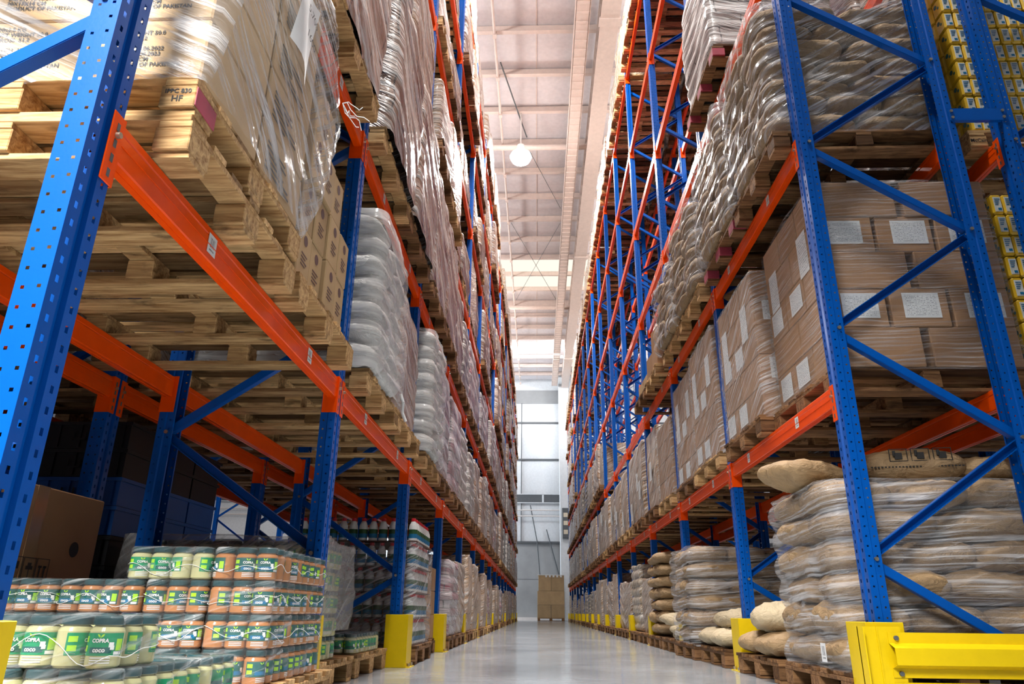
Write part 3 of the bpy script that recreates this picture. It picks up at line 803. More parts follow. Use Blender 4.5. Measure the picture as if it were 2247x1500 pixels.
def where(side, l, k, slot):
    lv = ORD[l-1]+' level' if l else 'floor'
    return '%s rack, %s, %s bay, %s place' % (side, lv, ORD[k], 'near' if slot == 0 else 'far')
SLOT = {'left': (0.27+0.5, 1.30+0.5), 'right': (0.16+0.54, 1.27+0.54)}
def slot_y(side, k, q, l=1):
    if side == 'left' and l > 1: return YL+k*BAY+(0.675, 1.795)[q]
    return (YL if side == 'left' else YR)+k*BAY+SLOT[side][q]
XC = {'left': XL+0.1-0.6, 'right': XR-0.1+0.6}
def recess(side, l, k):
    if side != 'left' or l < 2 or (l == 2 and k < 2): return 0.0
    return -0.11+0.13*random.Random(l*31+k*5).random() if l > 2 else -0.05+0.06*random.Random(k).random()
def pallet_at(side, l, k, q, detail=None, w=None, **kw):
    z = top(l)
    if detail is None: detail = 2 if k < 1 else (1 if k < 5 else 0)
    rr = random.Random(l*97+k*7+q*3+(1 if side == 'left' else 2))
    w = w or ('wood' if (l, k, q) == (2, 1, 0) or rr.random() < 0.25 else 'wood_dark')  # most pallets take the dark wood, which deepens the shade in the racks
    return pallet(XC[side]+recess(side, l, k), slot_y(side, k, q, l), z, '%s wooden pallet, %s' % ('pale' if w == 'wood' else 'weathered', where(side, l, k, q)), detail, w, 1.0, 1.0 if side == 'left' and l < 2 else 1.08, **kw)

# places (level*100 + bay*2 + slot) that lie wholly out of the frame or behind other goods, left empty
BARE = {'left': {27, 31, 400, 401, 402, 403, 500, 501, 502, 503, 504, 600, 601, 602, 603, 604, 605, 627, 629}, 'right': {602, 603},
        'rear left': {103, 105, 107, 108, 109}, 'rear right': {101, 103, 104, 105, 106, 107, 108, 109, 202, 203, 204, 205, 206, 207, 600, 601, 602, 603, 604, 619, 622, 623, 624, 625}}
BARE_PALLETS = {103, 202, 203, 204, 205, 206, 207, 600, 601, 602, 603, 604, 619, 622, 623, 624, 625}
for k in range(13):
    for q in (0, 1):
        for l in ((1, 2, 3, 6) if k == 0 else (1, 2, 6) if k < 5 else (6,)):
            if k == 0 and q == 0 and l < 3: continue
            y = slot_y('right', k, q)
            wh = 'rear right rack, %s level, %s bay, %s place' % (ORD[l-1], ORD[k], 'near' if q == 0 else 'far')
            if l*100+k*2+q in BARE_PALLETS: continue
            pallet(XR+1.8, y, top(l), 'weathered pallet, '+wh, 1 if k < 5 else 0, 'wood_dark', 1.0, 1.08)
            if l*100+k*2+q not in BARE['rear right']: load('kraft', XR+1.8, y, top(l)+PH, 1.2, wh, 1, k*3+q+l, 1.04, 1.0)
# hand-built places, filled further down
HAND = {('left', 1, 0, 0), ('left', 1, 0, 1), ('left', 1, 1, 0), ('left', 1, 2, 0), ('left', 0, 0, 0), ('left', 0, 0, 1), ('left', 0, 1, 0), ('left', 0, 1, 1), ('left', 0, 2, 0), ('left', 0, 2, 1),
        ('right', 0, 0, 0), ('right', 0, 0, 1), ('right', 0, 1, 0), ('right', 0, 1, 1), ('right', 0, 2, 0), ('right', 0, 2, 1),
        ('right', 1, 0, 0), ('right', 1, 0, 1), ('right', 1, 1, 0), ('right', 1, 1, 1), ('right', 1, 2, 0),
        ('right', 2, 0, 0), ('right', 2, 0, 1), ('right', 2, 1, 0), ('right', 2, 1, 1), ('right', 2, 2, 0), ('right', 2, 2, 1), ('right', 3, 0, 0)}
def choose(side, l, k, q, rr):
    if side == 'left':
        if l == 0: return rr.choice(('plain', 'plain', 'bottle', 'kraft'))
        if l == 1: return {(1, 1): 'kraft', (2, 1): 'bottle', (3, 0): 'bottle', (3, 1): 'white', (4, 0): 'white', (5, 1): 'white'}.get((k, q), rr.choice(('kraft', 'white', 'pink', 'bottle')))
        if l == 2: return 'pink' if k < 3 else rr.choice(('pink', 'kraft', 'bottle', 'white'))
        return rr.choice(('pink', 'kraft', 'kraft', 'white', 'plain', 'plain'))
    if l == 0: return rr.choice(('sack', 'sack', 'kraft', 'plain'))
    if l == 1: return 'plain' if k < 8 else rr.choice(('plain', 'plain', 'kraft'))
    if l == 2: return rr.choice(('plain', 'kraft', 'sack'))
    return rr.choice(('kraft', 'plain', 'pink', 'sack'))
for side, s, n in (('left', -1, NL-1), ('right', 1, NR-1)):
    for k in range(n):
        for l in range(0, 7):
            for q in (0, 1):
                if (side, l, k, q) in HAND or l*100+k*2+q in BARE[side]: continue
                if side == 'right' and ((l in (3, 4, 5) and k < 11) or (l == 2 and 3 <= k < 6) or (l == 6 and k < 1)): continue
                rr = random.Random(k*131+l*17+q*5+(0 if side == 'left' else 9))
                if side == 'right' and l in (3, 4, 5) and rr.random() < 0.3: continue
                if side == 'left' and l >= 2 and k > 3 and rr.random() < 0.04: continue
                kd = choose(side, l, k, q, rr)
                h = (rr.uniform(0.7, 1.3) if side == 'left' and l > 2 else rr.uniform(1.0, 1.34)) if l else rr.uniform(0.75, 1.1)
                if side == 'right' and l == 1: h = rr.uniform(1.12, 1.25)
                if side == 'left' and l == 2 and k < 3: h = 1.34
                pallet_at(side, l, k, q)
                dx = rr.uniform(-0.03, 0.03) + ((recess(side, l, k) or (0.06 if l > 1 else 0.0)) if side == 'left' else 0.05)
                load(kd, XC[side]+dx, slot_y(side, k, q, l), top(l)+PH, h, where(side, l, k, q), s, k*7+l*3+q, (1.06 if l > 1 else 0.97) if side == 'left' else 1.04, 1.0, side == 'right' and l == 1)

# ------------------------------------------------------------------ cartons
_cm = {}
def carton_mesh(sx, sy, sz, mt):
    key = (round(sx, 3), round(sy, 3), round(sz, 3), mt)
    if key not in _cm:
        b = MB(); b.box(-sx/2, sx/2, -sy/2, sy/2, 0, sz, 0, 0.006)
        t = MB()                                                    # tape along x over the top, bottom and down both ends
        w = 0.026; e = 0.0012
        for z in (-e, sz): t.box(-sx/2-e, sx/2+e, -w, w, z, z+e)
        for x in (-sx/2-e, sx/2): t.box(x, x+e, -w, w, 0, 0.07); t.box(x, x+e, -w, w, sz-0.07, sz)
        _cm[key] = (b.mesh('carton', M[mt]), t.mesh('packing_tape', M['tape']))
    return _cm[key]
def carton(sx, sy, sz, loc, label, mt='card', rz=0.0, group='cartons', tape=False, name='carton'):
    me, tp = carton_mesh(sx, sy, sz, mt)
    o = tag(obj(name, me, None, loc, (0, 0, rz)), label, 'carton', group)
    if tape: obj('packing_tape', tp, o)
    return o
def quad_mesh(w, h, mt, name):
    b = MB(); b.quad((-w/2, 0, -h/2), (w/2, 0, -h/2), (w/2, 0, h/2), (-w/2, 0, h/2)); return b.mesh(name, M[mt])
SHEET_Y = quad_mesh(0.22, 0.165, 'sheet', 'data_sheet')
SHEET_T = quad_mesh(0.17, 0.30, 'sheet', 'data_sheet')
STICK = quad_mesh(0.06, 0.07, 'barcode', 'barcode_sticker')
def sheet_on(o, face, u, z, me=SHEET_Y, sx=0.3, sy=0.3, text='white printed data sheet'):
    e = 0.0025
    if face == 'near': p = obj(me.name.split('.')[0], me, o, (u, -sy/2-e, z))
    elif face == '-x': p = obj(me.name.split('.')[0], me, o, (-sx/2-e, u, z), (0, 0, -pi/2))
    else: p = obj(me.name.split('.')[0], me, o, (sx/2+e, u, z), (0, 0, pi/2))
    p['label'] = text
    return p
def stretch_wrap(mb, loc, mt, label, rot=(0, 0, 0)):
    return tag(obj('stretch_wrap', mb.mesh('stretch_film', M[mt]), None, loc, rot), label, 'stretch wrap', 'stretch wraps round pallet loads')

def carton_load(xa, y0, wy, wx, z0, layers, h, wh, sheets, seed, film_mt='film', mt='card'):
    """cartons of one wrapped load on the right rack: only the outer columns, each a carton of its own; xa = aisle face, y0 = near face"""
    rr = random.Random(seed)
    for L in range(layers):
        z = z0+L*(h+0.002)
        row = ORD[L]+' layer'
        if L % 2 == 1:
            cx, cy = (wx-0.05)/3, (wy-0.02)/2
            for i in range(3):
                c = carton(cx, cy, h, (xa+cx/2+i*(cx+0.025), y0+cy/2+rr.uniform(0, .008), z), 'sheeted brown carton, %s, near face, %s from aisle, %s' % (row, ORD[i], wh))
                if sheets: sheet_on(c, 'near', rr.uniform(-.01, .03), h*0.55, SHEET_Y, cx, cy)
                if i == 0 and sheets and L == 3: sheet_on(c, '-x', 0.02, h*0.5, SHEET_T, cx, cy)
            c = carton(cx, cy, h, (xa+cx/2, y0+cy*1.5+0.02, z), 'brown carton, %s, far end of aisle face, %s' % (row, wh))
            if sheets and L == 3: sheet_on(c, '-x', 0.1, h*0.5, SHEET_T, cx, cy)
        else:
            cx, cy = (wx-0.05)/2, (wy-0.03)/3
            for i in range(2):
                carton(cx, cy, h, (xa+cx/2+i*(cx+0.05), y0+cy/2+rr.uniform(0, .008), z), 'long carton, %s, near face, %s from aisle, %s' % (row, ORD[i], wh))
            for i in (1, 2):
                c = carton(cx, cy, h, (xa+cx/2, y0+cy/2+i*(cy+0.015), z), 'aisle-face carton, %s, %s from near end, %s' % (row, ORD[i], wh))
                if sheets and L < 4: sheet_on(c, '-x', rr.uniform(-.03, .03), h*0.55, SHEET_Y, cx, cy)
    H = layers*(h+0.002)
    stretch_wrap(wrap_mb(wx+0.03, wy+0.035, H+0.01, h, 0.0, 0.006, seed, 120, 26, False, 0.5, 0.004, 0, 0.02, 8), (xa+wx/2-0.0, y0+wy/2, z0-0.02), film_mt, 'clear stretch film round the brown cartons, '+wh)

R1Z = top(1)+PH
pallet(1.77+0.56, 4.1+0.58, top(1), 'dark pallet under the nearest labelled carton load, right rack, first level', 2, 'wood_dark', 0.97, 1.12)
carton_load(1.795, 4.11, 1.06, 1.09, R1Z, 5, 0.253, 'right rack, first level, first load', True, 11, 'film_side')
for q, (k, sl, xa, ly) in enumerate(((0, 1, 1.69, 5), (1, 0, 1.68, 5), (1, 1, 1.70, 5), (2, 0, 1.68, 4))):
    yc = slot_y('right', k, sl)
    pallet(xa+0.56, yc, top(1), 'pallet under the %s carton load of the right rack, first level' % ORD[q+1], 1, 'wood' if q % 2 else 'wood_dark', 1.0, 1.08)
    carton_load(xa, yc-0.53, 1.06, 1.08, R1Z, ly, 0.236+0.008*(q % 2), 'right rack, first level, %s load' % ORD[q+1], q < 3, 20+q, 'film')

# ------------------------------------------------------------------ sacks
def sack_mesh(L, W, H, seed, mt, p=4.6):
    b = MB(); nu, nv = 40, 20
    def fn(u, v):
        a, t = 2*pi*u, pi*(v-0.5)
        d = Vector((cos(t)*cos(a), cos(t)*sin(a), sin(t)))
        r = 1.0/((abs(d.x)**p+abs(d.y)**p+abs(d.z)**2.6)**(1/p) if True else 1)
        q = d*r
        m = max(abs(q.x), abs(q.y), abs(q.z)); 
        if m > 1: q = q/m
        thin = 1-0.36*abs(q.x)**7-0.22*abs(q.y)**9
        zz = q.z*thin
        n = noise.noise(Vector((q.x*1.6+seed*9.1, q.y*1.9, q.z*0.7+seed)))
        n2 = noise.noise(Vector((q.x*4.5+seed, q.y*5.5, q.z*1.5+seed*4)))+0.5*noise.noise(Vector((q.x*11+seed, q.y*8.5, q.z*3+seed*4)))
        return (q.x*L/2*(1+0.04*n), q.y*W/2*(1+0.05*n2), H/2+zz*H/2*(1.0+0.22*n+0.16*n2))
    b.grid(fn, nu, nv)
    me = weld(b.mesh('sack', M[mt])); return me
SK = {mt: [sack_mesh(0.62, 0.42, 0.165, i+3*len(mt), mt) for i in range(5)] for mt in ('sack', 'sack_cream', 'sack_white')}
TIE = MB(); TIE.tube([(-0.17, 0.0, 0.012), (0.17, 0.0, 0.012)], 0.004, 6)
def seam_mesh():
    b = MB()
    for i in range(26): b.box(-0.27+i*0.0208, -0.258+i*0.0208, -0.003, 0.003, -0.003, 0.003)
    return b.mesh('stitched_seam', M['black_print'])
SEAM = seam_mesh()
def sack(loc, rot, label, mt='sack', sc=(1, 1, 1), group='sacks', rr=random, seam=False):
    o = tag(obj('paper_sack' if mt != 'sack_white' else 'woven_sack', rr.choice(SK[mt]), None, loc, rot, sc), label, 'sack', group)
    return o
def sack_load(xa, y0, wx, wy, z0, layers, h, wh, mt, seed, film=None, film_txt='', scal=0.045, flm=None, over=0.0, jit=0.02, near=3):
    """outer sacks of a stacked load, aisle face at xa going into the rack (sign by wx), near face at y0"""
    rr = random.Random(seed); s = 1 if wx > 0 else -1; W = abs(wx)
    for L in range(layers):
        z = z0+L*h*0.97
        row = ORD[L]+' layer'
        j = lambda a=jit: rr.uniform(-a, a)
        if L % 2 == 0:                       # near row lies along x
            n = 2
            lx = W/n
            for i in range(min(n, near)):
                sack((xa+s*(lx*(i+0.5))+j(), y0+wy*0.21+j(), z), (j(.04), j(.04), j(.08)), 'lengthwise near-face sack, %s, %s from aisle, %s' % (row, ORD[i], wh), mt, (lx/0.595, wy*0.45/0.42, h/0.150), rr=rr)
            sack((xa+s*(lx*0.5)+j(), y0+wy*0.70+j(), z), (j(.05), j(.04), j(.08)), 'far aisle-face sack lying inward, %s, %s' % (row, wh), mt, (lx/0.60, wy*0.57/0.42, h/0.150), rr=rr)
        else:                                # near row lies along y, ends showing
            n = 3
            lx = W/n
            for i in range(min(n, near)):
                sack((xa+s*(lx*(i+0.5))+j(), y0+wy*0.27+j(), z), (j(.04), j(.04), pi/2+j(.08)), 'end-on near-face sack, %s, %s from aisle, %s' % (row, ORD[i], wh), mt, (wy*0.54/0.60, lx/0.405, h/0.150), rr=rr)
            sack((xa+s*(lx*0.5)+j(), y0+wy*0.77+j(), z), (j(.05), j(.04), pi/2+j(.08)), 'long far aisle-face sack, %s, %s' % (row, wh), mt, (wy*0.50/0.60, lx/0.40, h/0.150), rr=rr)
    H = layers*h*0.97+0.02
    if film:
        stretch_wrap(wrap_mb(W+0.07+over, wy+0.07+over, H, h*0.97, scal, 0.016, seed, 150, layers*7, False, 0.9, 0.0, 0, 0.10, 7), (xa+wx/2, y0+wy/2, z0-0.02), film, film_txt)

RF = 1.60
# nearest floor load on the right: six layers of kraft sacks in film with three loose sacks on top
pallet(RF+0.6, 4.62, 0, 'reddish pallet on the floor under the nearest wrapped sack load, right rack', 2, 'wood_dark', 1.0, 1.02)
sack_load(RF+0.02, 4.11, 1.2, 1.02, PH, 6, 0.172, 'nearest right floor load', 'sack', 31, 'film_sack', 'milky film round the nearest kraft sack load on the floor, right rack')
zt = PH+6*0.172*0.97
a = sack((RF+0.62, 4.42, zt+0.01), (0.05, 0.0, -0.18), 'loose kraft sack with printed pictograms lying on top of the nearest sack load', 'sack', (0.98, 1.0, 1.25)); a.data = a.data.copy()
b = MB()
def on_sack(u, v): return (u, -0.214, v)
for x0 in (-0.13, -0.01, 0.11):
    for (xa, xb, za, zb) in ((x0, x0+0.10, 0.095, 0.098), (x0, x0+0.10, 0.150, 0.153), (x0, x0+0.003, 0.095, 0.153), (x0+0.097, x0+0.10, 0.095, 0.153), (x0+0.03, x0+0.07, 0.105, 0.135), (x0+0.02, x0+0.035, 0.12, 0.145)):
        b.box(xa, xb, -0.206, -0.198, za, zb)
for i in range(27): b.box(-0.24+i*0.019, -0.23+i*0.019, -0.212, -0.203, 0.066, 0.072)
obj('printed_pictograms', b.mesh('pictograms', M['black_print']), a)
sack((RF+0.12, 4.62, zt), (0.0, 0.12, 0.5), 'loose kraft sack with a pointed end hanging toward the aisle on the nearest sack load', 'sack', (1.0, 1.0, 1.0))
sack((RF+1.06, 4.40, zt+0.0), (0, 0.0, 0.3), 'crumpled loose kraft sack at the inner end on top of the nearest sack load', 'sack', (0.75, 0.9, 1.0))
st = tag(obj('barcode_sticker', quad_mesh(0.075, 0.095, 'barcode', 'barcode_sticker'), None, (RF-0.045, 4.30, 0.235), (0, 0, -pi/2)), 'white barcode sticker on the film of the lowest sack layer', 'sticker')
# low stacks of loose cream sacks
pallet(RF+0.58, 5.72, 0, 'pallet on the floor under the low cream sack pile behind the nearest load', 1, 'wood_dark', 1.0, 1.0)
for i, (dx, dy, z, rz, mt, sc) in enumerate(((0.24, 5.45, 0, 0.1, 'sack', (1, 1, 1)), (0.25, 5.95, 0, -0.08, 'sack', (1, 1, 1)), (0.86, 5.6, 0, 0.0, 'sack', (1, 1, 1)), (0.24, 5.80, 0.15, 1.25, 'sack_cream', (1.35, 1.1, 1.25)), (0.88, 5.8, 0.15, 1.4, 'sack_cream', (1, 1, 1)))):
    sack((RF+dx, dy, PH+z), (0, 0, rz), ('kraft sack bottom near corner of the low pile behind the nearest load', 'kraft sack bottom far corner of the low pile behind the nearest load', 'kraft sack bottom inner side of the low pile behind the nearest load',
         'plump cream sack topping the low pile behind the nearest load', 'cream sack lying inward on top of the low pile behind the nearest load')[i], mt, sc)
pallet(RF+0.58, slot_y('right', 1, 0)+0.1, 0, 'brown pallet on the floor under the second low pile of cream sacks, right rack', 1, 'wood_dark', 1.0, 1.0)
y1 = slot_y('right', 1, 0)+0.1
for i, (dx, dy, z, rz) in enumerate(((0.25, -0.25, 0, 0.05), (0.25, 0.25, 0, -0.05), (0.85, -0.2, 0, 0.0), (0.85, 0.25, 0, 0.1), (0.27, -0.02, 0.145, 1.52), (0.9, 0.0, 0.145, 1.6))):
    sack((RF+dx, y1+dy, PH+z), (0, 0, rz), '%s sack of the second low pile on the right floor, %s' % (('cream' if i > 3 else 'pale kraft'), ('bottom near aisle side', 'bottom far aisle side', 'bottom near inner side', 'bottom far inner side', 'top aisle side', 'top inner side')[i]),
         'sack_cream', (1.0, 1.08, 1.0) if i < 4 else (1.3, 1.0, 1.05))
pallet(1.53+0.6, 8.2, 0, 'pallet on the floor under the tall milky wrapped sack load, right rack', 1, 'wood_dark')
sack_load(1.55, 7.66, 1.2, 1.05, PH, 6, 0.158, 'tall milky load on the right floor', 'sack', 37, 'film_sack', 'milky film round the tall sack load behind the second low pile')
pallet(RF+0.58, slot_y('right', 2, 0), 0, 'pallet on the floor under the loose heap of sacks, right rack, third bay', 1, 'wood_dark')
rr = random.Random(5)
for i in range(8):
    sack((RF+0.22+0.5*(i % 2)+rr.uniform(-.05, .05), slot_y('right', 2, 0)-0.33+0.22*(i//2)+rr.uniform(-.03, .03), PH+(0.0 if i < 4 else 0.13)), (rr.uniform(-.15, .15), rr.uniform(-.15, .15), rr.uniform(-0.6, 0.6)+(pi/2 if i % 3 else 0)),
         'pale sack tumbled in the loose heap on the right floor, %s counted' % ORD[i], 'sack_cream', (0.9, 0.75, 0.85), rr=rr)
pallet(RF+0.58, slot_y('right', 2, 1), 0, 'pallet on the floor under the unwrapped tall kraft sacks, right rack, third bay', 1, 'wood_dark')
sack_load(RF, slot_y('right', 2, 1)-0.5, 1.15, 1.0, PH, 7, 0.155, 'bare tall stack, right floor', 'sack', 41)
# right rack second level: sacks under draped film
R2Z = top(2)+PH
for q, (k, sl, ly, pk) in enumerate(((0, 0, 7, False), (0, 1, 7, True), (1, 0, 6, False), (1, 1, 5, False))):
    yc = slot_y('right', k, sl)
    pallet(XC['right'], yc, top(2), ('pallet under the nearest draped sack load, right rack, second level', 'pallet with pink painted blocks, right rack, second level', 'pale pallet under the third draped sack load, right rack, second level', 'pale pallet under the fourth draped sack load, right rack, second level')[q], 2 if pk else 1, 'wood_dark' if q < 2 else 'wood', 1.0, 1.08, pink=pk)
    sack_load(1.60-0.02*q, yc-0.52, 1.2, 1.04, R2Z, ly, 0.165, 'right rack, second level, %s load' % ORD[q], 'sack', 51+q, 'film_heavy', 'milky draped film round the %s sack load, right rack, second level' % ORD[q], 0.03, over=0.03, near=3 if q == 0 else 1)
# third bay of the second level: short goods and one lone carton
yc = slot_y('right', 2, 0)
pallet(XC['right']-0.05, yc, top(2), 'pale pallet with a small carton pile, right rack, second level, third bay', 1, 'wood')
for i, (dx, dy, z, a, c, e) in enumerate(((-0.4, -0.2, 0, 0.42, 0.4, 0.3), (-0.4, 0.25, 0, 0.42, 0.4, 0.34), (-0.42, -0.15, 0.302, 0.34, 0.36, 0.3), (0.1, 0.0, 0, 0.45, 0.7, 0.4))):
    carton(a, c, e, (XC['right']+dx, yc+dy, R2Z+z), ('brown carton near corner of the small pile, right rack, second level, third bay', 'brown carton far corner of the small pile, right rack, second level, third bay',
           'brown carton topping the small pile, right rack, second level, third bay', 'broad brown carton inside the small pile, right rack, second level, third bay')[i], rz=0.06*i)
yc = slot_y('right', 2, 1)
pallet(XC['right']-0.06, yc, top(2), 'dark pallet under one lone carton, right rack, second level, third bay', 1, 'wood_dark')
carton(0.56, 0.85, 0.26, (1.62+0.28, yc, R2Z), 'single flat orange-brown carton alone on its pallet, right rack, second level', 'card_tan', 0.03, tape=True)
# third level of the right rack: one pale load on a pink edged pallet
yc = slot_y('right', 0, 1)-0.1
pallet(XC['right']-0.05, yc, top(3), 'dark pallet with pink blocks high above the first bay, right rack, third level', 2, 'wood_dark', 1.0, 1.08, pink=True)
tag(obj('wrapped_load', LOADM['white', 1], None, (XC['right']-0.08, yc, top(3)+PH), (0, 0, 0), (1.0, 1.05, 1.0)), 'cream wrapped load high above the first bay, right rack, third level', 'wrapped load', 'film-wrapped pallet loads')

# ------------------------------------------------------------------ yellow packs in the rack behind on the right
def pack_mesh():
    b = MB()
    b.box(-0.0345, 0.0345, -0.055, 0.055, 0.0, 0.144, 0, 0.012)
    b.box(-0.0345, 0.0345, -0.012, 0.012, 0.143, 0.148, 0, 0.002)
    return weld(b.mesh('milk_pack', M['pack_yellow']))
PK = pack_mesh()
b = MB(); b.box(-0.024, 0.024, -0.0575, -0.054, 0.016, 0.124, 0, 0.002); PKW = b.mesh('white_panel', M['pack_white'])
b = MB()
for i, z in enumerate((0.108, 0.094, 0.080, 0.067)): b.box(-0.017, 0.017-0.005*i, -0.0592, -0.0575, z-0.0025, z+0.002)
b.box(-0.004, 0.017, -0.0592, -0.0575, 0.026, 0.042); PKT = b.mesh('panel_print', M['blue_label'])
b = MB(); b.cyl((-0.0362, 0.015, 0.095), (-0.034, 0.015, 0.095), 0.017, 10); b.cyl((-0.0362, -0.012, 0.07), (-0.034, -0.012, 0.07), 0.011, 8); PKS = b.mesh('side_print', M['dark_green'])
def packs(x0, y0, z0, nx, nz, wh, ny):
    rr = random.Random(nx*7+nz)
    for k in range(nz):
        for i in range(nx):
            for j in range(ny if i == 0 else 1):
                o = tag(obj('yellow_pack', PK, None, (x0+0.035+i*0.0725+rr.uniform(-.002, .002), y0+0.056+j*0.115+rr.uniform(-.004, .004), z0+k*0.149), (0, 0, rr.uniform(-.04, .04))),
                        'yellow pack%s, %s row up, %s from the corner, %s' % (' with white panel' if j == 0 else ', %s back' % ORD[j], ORD[k], ORD[i], wh), 'pack', 'yellow packs on the rack behind')
                if j == 0:
                    w = obj('white_panel', PKW, o); obj('panel_print', PKT, w)
                if i == 0: obj('side_print', PKS, o)
XB = XR+1.3
for l, nz, nx in ((2, 9, 11), (1, 8, 8)):
    z = top(l)
    p = pallet(XB-0.1+0.6, 4.12+0.5, z, 'pale pallet with handwriting under the yellow packs, rack behind on the right, %s level' % ORD[l-1], 2, 'wood', 1.0, 1.0)
    p.rotation_euler = (0, 0, 0)
    packs(XB-0.06, 4.13, z+PH, nx, nz, '%s level' % ORD[l-1], 4 if l == 2 else 1)

def text_mesh(txt, size, mt, name, bold=0.0, align='CENTER'):
    cu = bpy.data.curves.new('lettering', 'FONT'); cu.body = txt; cu.size = size; cu.align_x = align; cu.align_y = 'CENTER'; cu.offset = bold; cu.resolution_u = 2
    o = bpy.data.objects.new('lettering', cu); COL.objects.link(o)
    bpy.context.view_layer.update()
    me = bpy.data.meshes.new_from_object(o.evaluated_get(bpy.context.evaluated_depsgraph_get()))
    bpy.data.objects.remove(o); me.name = name
    me.materials.clear(); me.materials.append(M[mt]); return me
for p in [o for o in bpy.data.objects if o.get('label', '').startswith('pale pallet with handwriting')]:
    obj('handwriting', text_mesh('McCain', 0.036, 'black_print', 'handwriting', 0.001), p, (-0.545, -0.4995, 0.062), (pi/2, 0, 0))

# ------------------------------------------------------------------ left rack, first level
L1Z = top(1)
def lx(d): return XL+0.1-d
for i in range(2):
    p = pallet(XC['left'], 2.24, L1Z+i*(PH+0.002), ('pale pallet resting on the first beam of the left rack, under another pallet', 'upper one of two stacked pale pallets under the printed cartons, left rack')[i], 2, 'wood', 1.0, 1.0)
    p.rotation_euler = (0, 0, 0.004-0.01*i)
    if i == 1:
        m = text_mesh('HF', 0.03, 'black_print', 'block_stamp', 0.0006); obj('block_stamp', m, p, (0.545, -0.4995, 0.05), (pi/2, 0, 0))
        m = text_mesh('IPPC 830', 0.022, 'black_print', 'block_stamp', 0.0006); obj('block_stamp', m, p, (0.545, -0.4995, 0.078), (pi/2, 0, 0))
        b = MB(); b.box(0.6005, 0.603, -0.495, -0.365, 0.03, 0.095); obj('red_paint_mark', b.mesh('red_paint', M['pink_wood']), p)
zc = L1Z+2*PH+0.004
def print_block(w, lines, size):
    b = MB(); r = random.Random(4)
    return lines
ptxt = text_mesh('20x2.5 KG\nNET WEIGHT 50.0\nGROSS  51.2\n\nBATCH  13.06.2022\nEXPIRY 12.06.2023\n20X17X14 CM\nPRODUCT OF PAKISTAN', 0.021, 'black_print', 'printed_text', 0.0006, 'LEFT')
for L in range(5):
    z = zc+L*0.235
    for i in range(3):
        c = carton(0.375, 0.46, 0.232, (lx(0.20+i*0.385), 1.76+0.23, z), 'tan printed carton, %s layer, near face, %s from aisle, above the stacked pallets' % (ORD[L], ORD[i]), 'card_tan', 0.0)
        if L < 3: obj('printed_text', ptxt, c, (-0.12, -0.2325, 0.125), (pi/2, 0, 0))
    c = carton(0.375, 0.46, 0.232, (lx(0.20), 1.76+0.71, z), 'tan printed carton, %s layer, far end of the load above the stacked pallets' % ORD[L], 'card_tan', 0.0)
    b = MB(); r = random.Random(L)
    for q in range(6): b.box(0.1885, 0.1895, -0.17, -0.17+r.uniform(0.12, 0.3), 0.05+q*0.022, 0.058+q*0.022)
    obj('printed_lines', b.mesh('printed_lines', M['black_print']), c)
wm = wrap_mb(1.22, 1.02, 1.25, 0.235, 0.004, 0.022, 4, 200, 60, False, -0.45, 0.085, 0, 0.03, 11)
stretch_wrap(wm, (XC['left']+0.015, 2.24, zc-0.03), 'film_left', 'wrinkled film round the tan printed cartons at the top left corner of the photo')
b = MB(); b.grid(lambda u, v: (0.02*sin(u*4+v*2), (u-0.5)*0.23, (v-0.5)*0.40), 6, 8)
t = tag(obj('paper_sheet', b.mesh('paper_sheet', M['white_print']), None, (lx(-0.150), 2.12, 2.52), (-0.10, 0, 0)), 'white sheet with handwritten figures under the film of the printed carton load', 'paper sheet')
for i, (s, y, z) in enumerate((('UP 3', 0.02, 0.11), ('5.700', -0.01, 0.02), ('1600', 0.01, -0.08))):
    obj('handwriting', text_mesh(s, 0.05, 'black_print', 'handwriting', 0.0), t, (0.026, y, z), (pi/2, 0, pi/2))
b = MB()
rr = random.Random(8)
for q in range(5):
    pts = [(0, 0, 0)]
    for k in range(5): pts.append((pts[-1][0]+rr.uniform(0.0, 0.03), pts[-1][1]+rr.uniform(0, 0.03), pts[-1][2]+rr.uniform(-0.04, 0.025)))
    b.tube(pts, 0.002, 5)
tag(obj('film_tail', b.mesh('film_tail', M['white_print']), None, (lx(-0.13), 2.70, 2.62)), 'torn white tail of film curling off the printed carton load', 'film tail')

# tan cartons with round marks
p = pallet(XC['left'], 3.28, L1Z, 'pale pallet carrying the loose tan cartons with round marks, left rack', 2, 'wood', 1.0, 0.96)
b = MB(); b.cyl((0.0, 0, 0), (0.0012, 0, 0), 0.026, 20, 0); ROUND = b.mesh('round_mark', M['brown_print'])
b = MB()
for q in range(4): b.box(0, 0.001, -0.04, 0.04-0.02*(q % 2), -q*0.018-0.004, -q*0.018+0.003)
LINES = b.mesh('printed_lines', M['brown_print'])
def marked(c, sx, h):
    obj('round_mark', ROUND, c, (sx/2, 0, h*0.78)); obj('printed_lines', LINES, c, (sx/2+0.0004, 0, h*0.5))
rr = random.Random(12)
for L in range(3):
    for i in range(4):
        if L == 2 and i == 3: continue
        c = carton(0.30, 0.175, 0.255, (lx(0.17+rr.uniform(0, .03)), 2.90+i*0.19, L1Z+PH+L*0.257), 'narrow tan carton with round mark, %s layer up, %s along, beside the first inner upright' % (ORD[L], ORD[i]), 'card_tan', rr.uniform(-.02, .02))
        marked(c, 0.30, 0.255)
for L in range(3):
    carton(0.5, 0.72, 0.255, (lx(0.62), 3.2, L1Z+PH+L*0.257), 'wide tan carton behind the narrow marked ones, %s layer up' % ORD[L], 'card_tan')
c = carton(0.30, 0.36, 0.30, (lx(0.2), 3.02, L1Z+PH+3*0.257), 'tilted tan carton with bold round mark on top of the narrow ones', 'card_tan', 0.06, tape=True); marked(c, 0.30, 0.30)
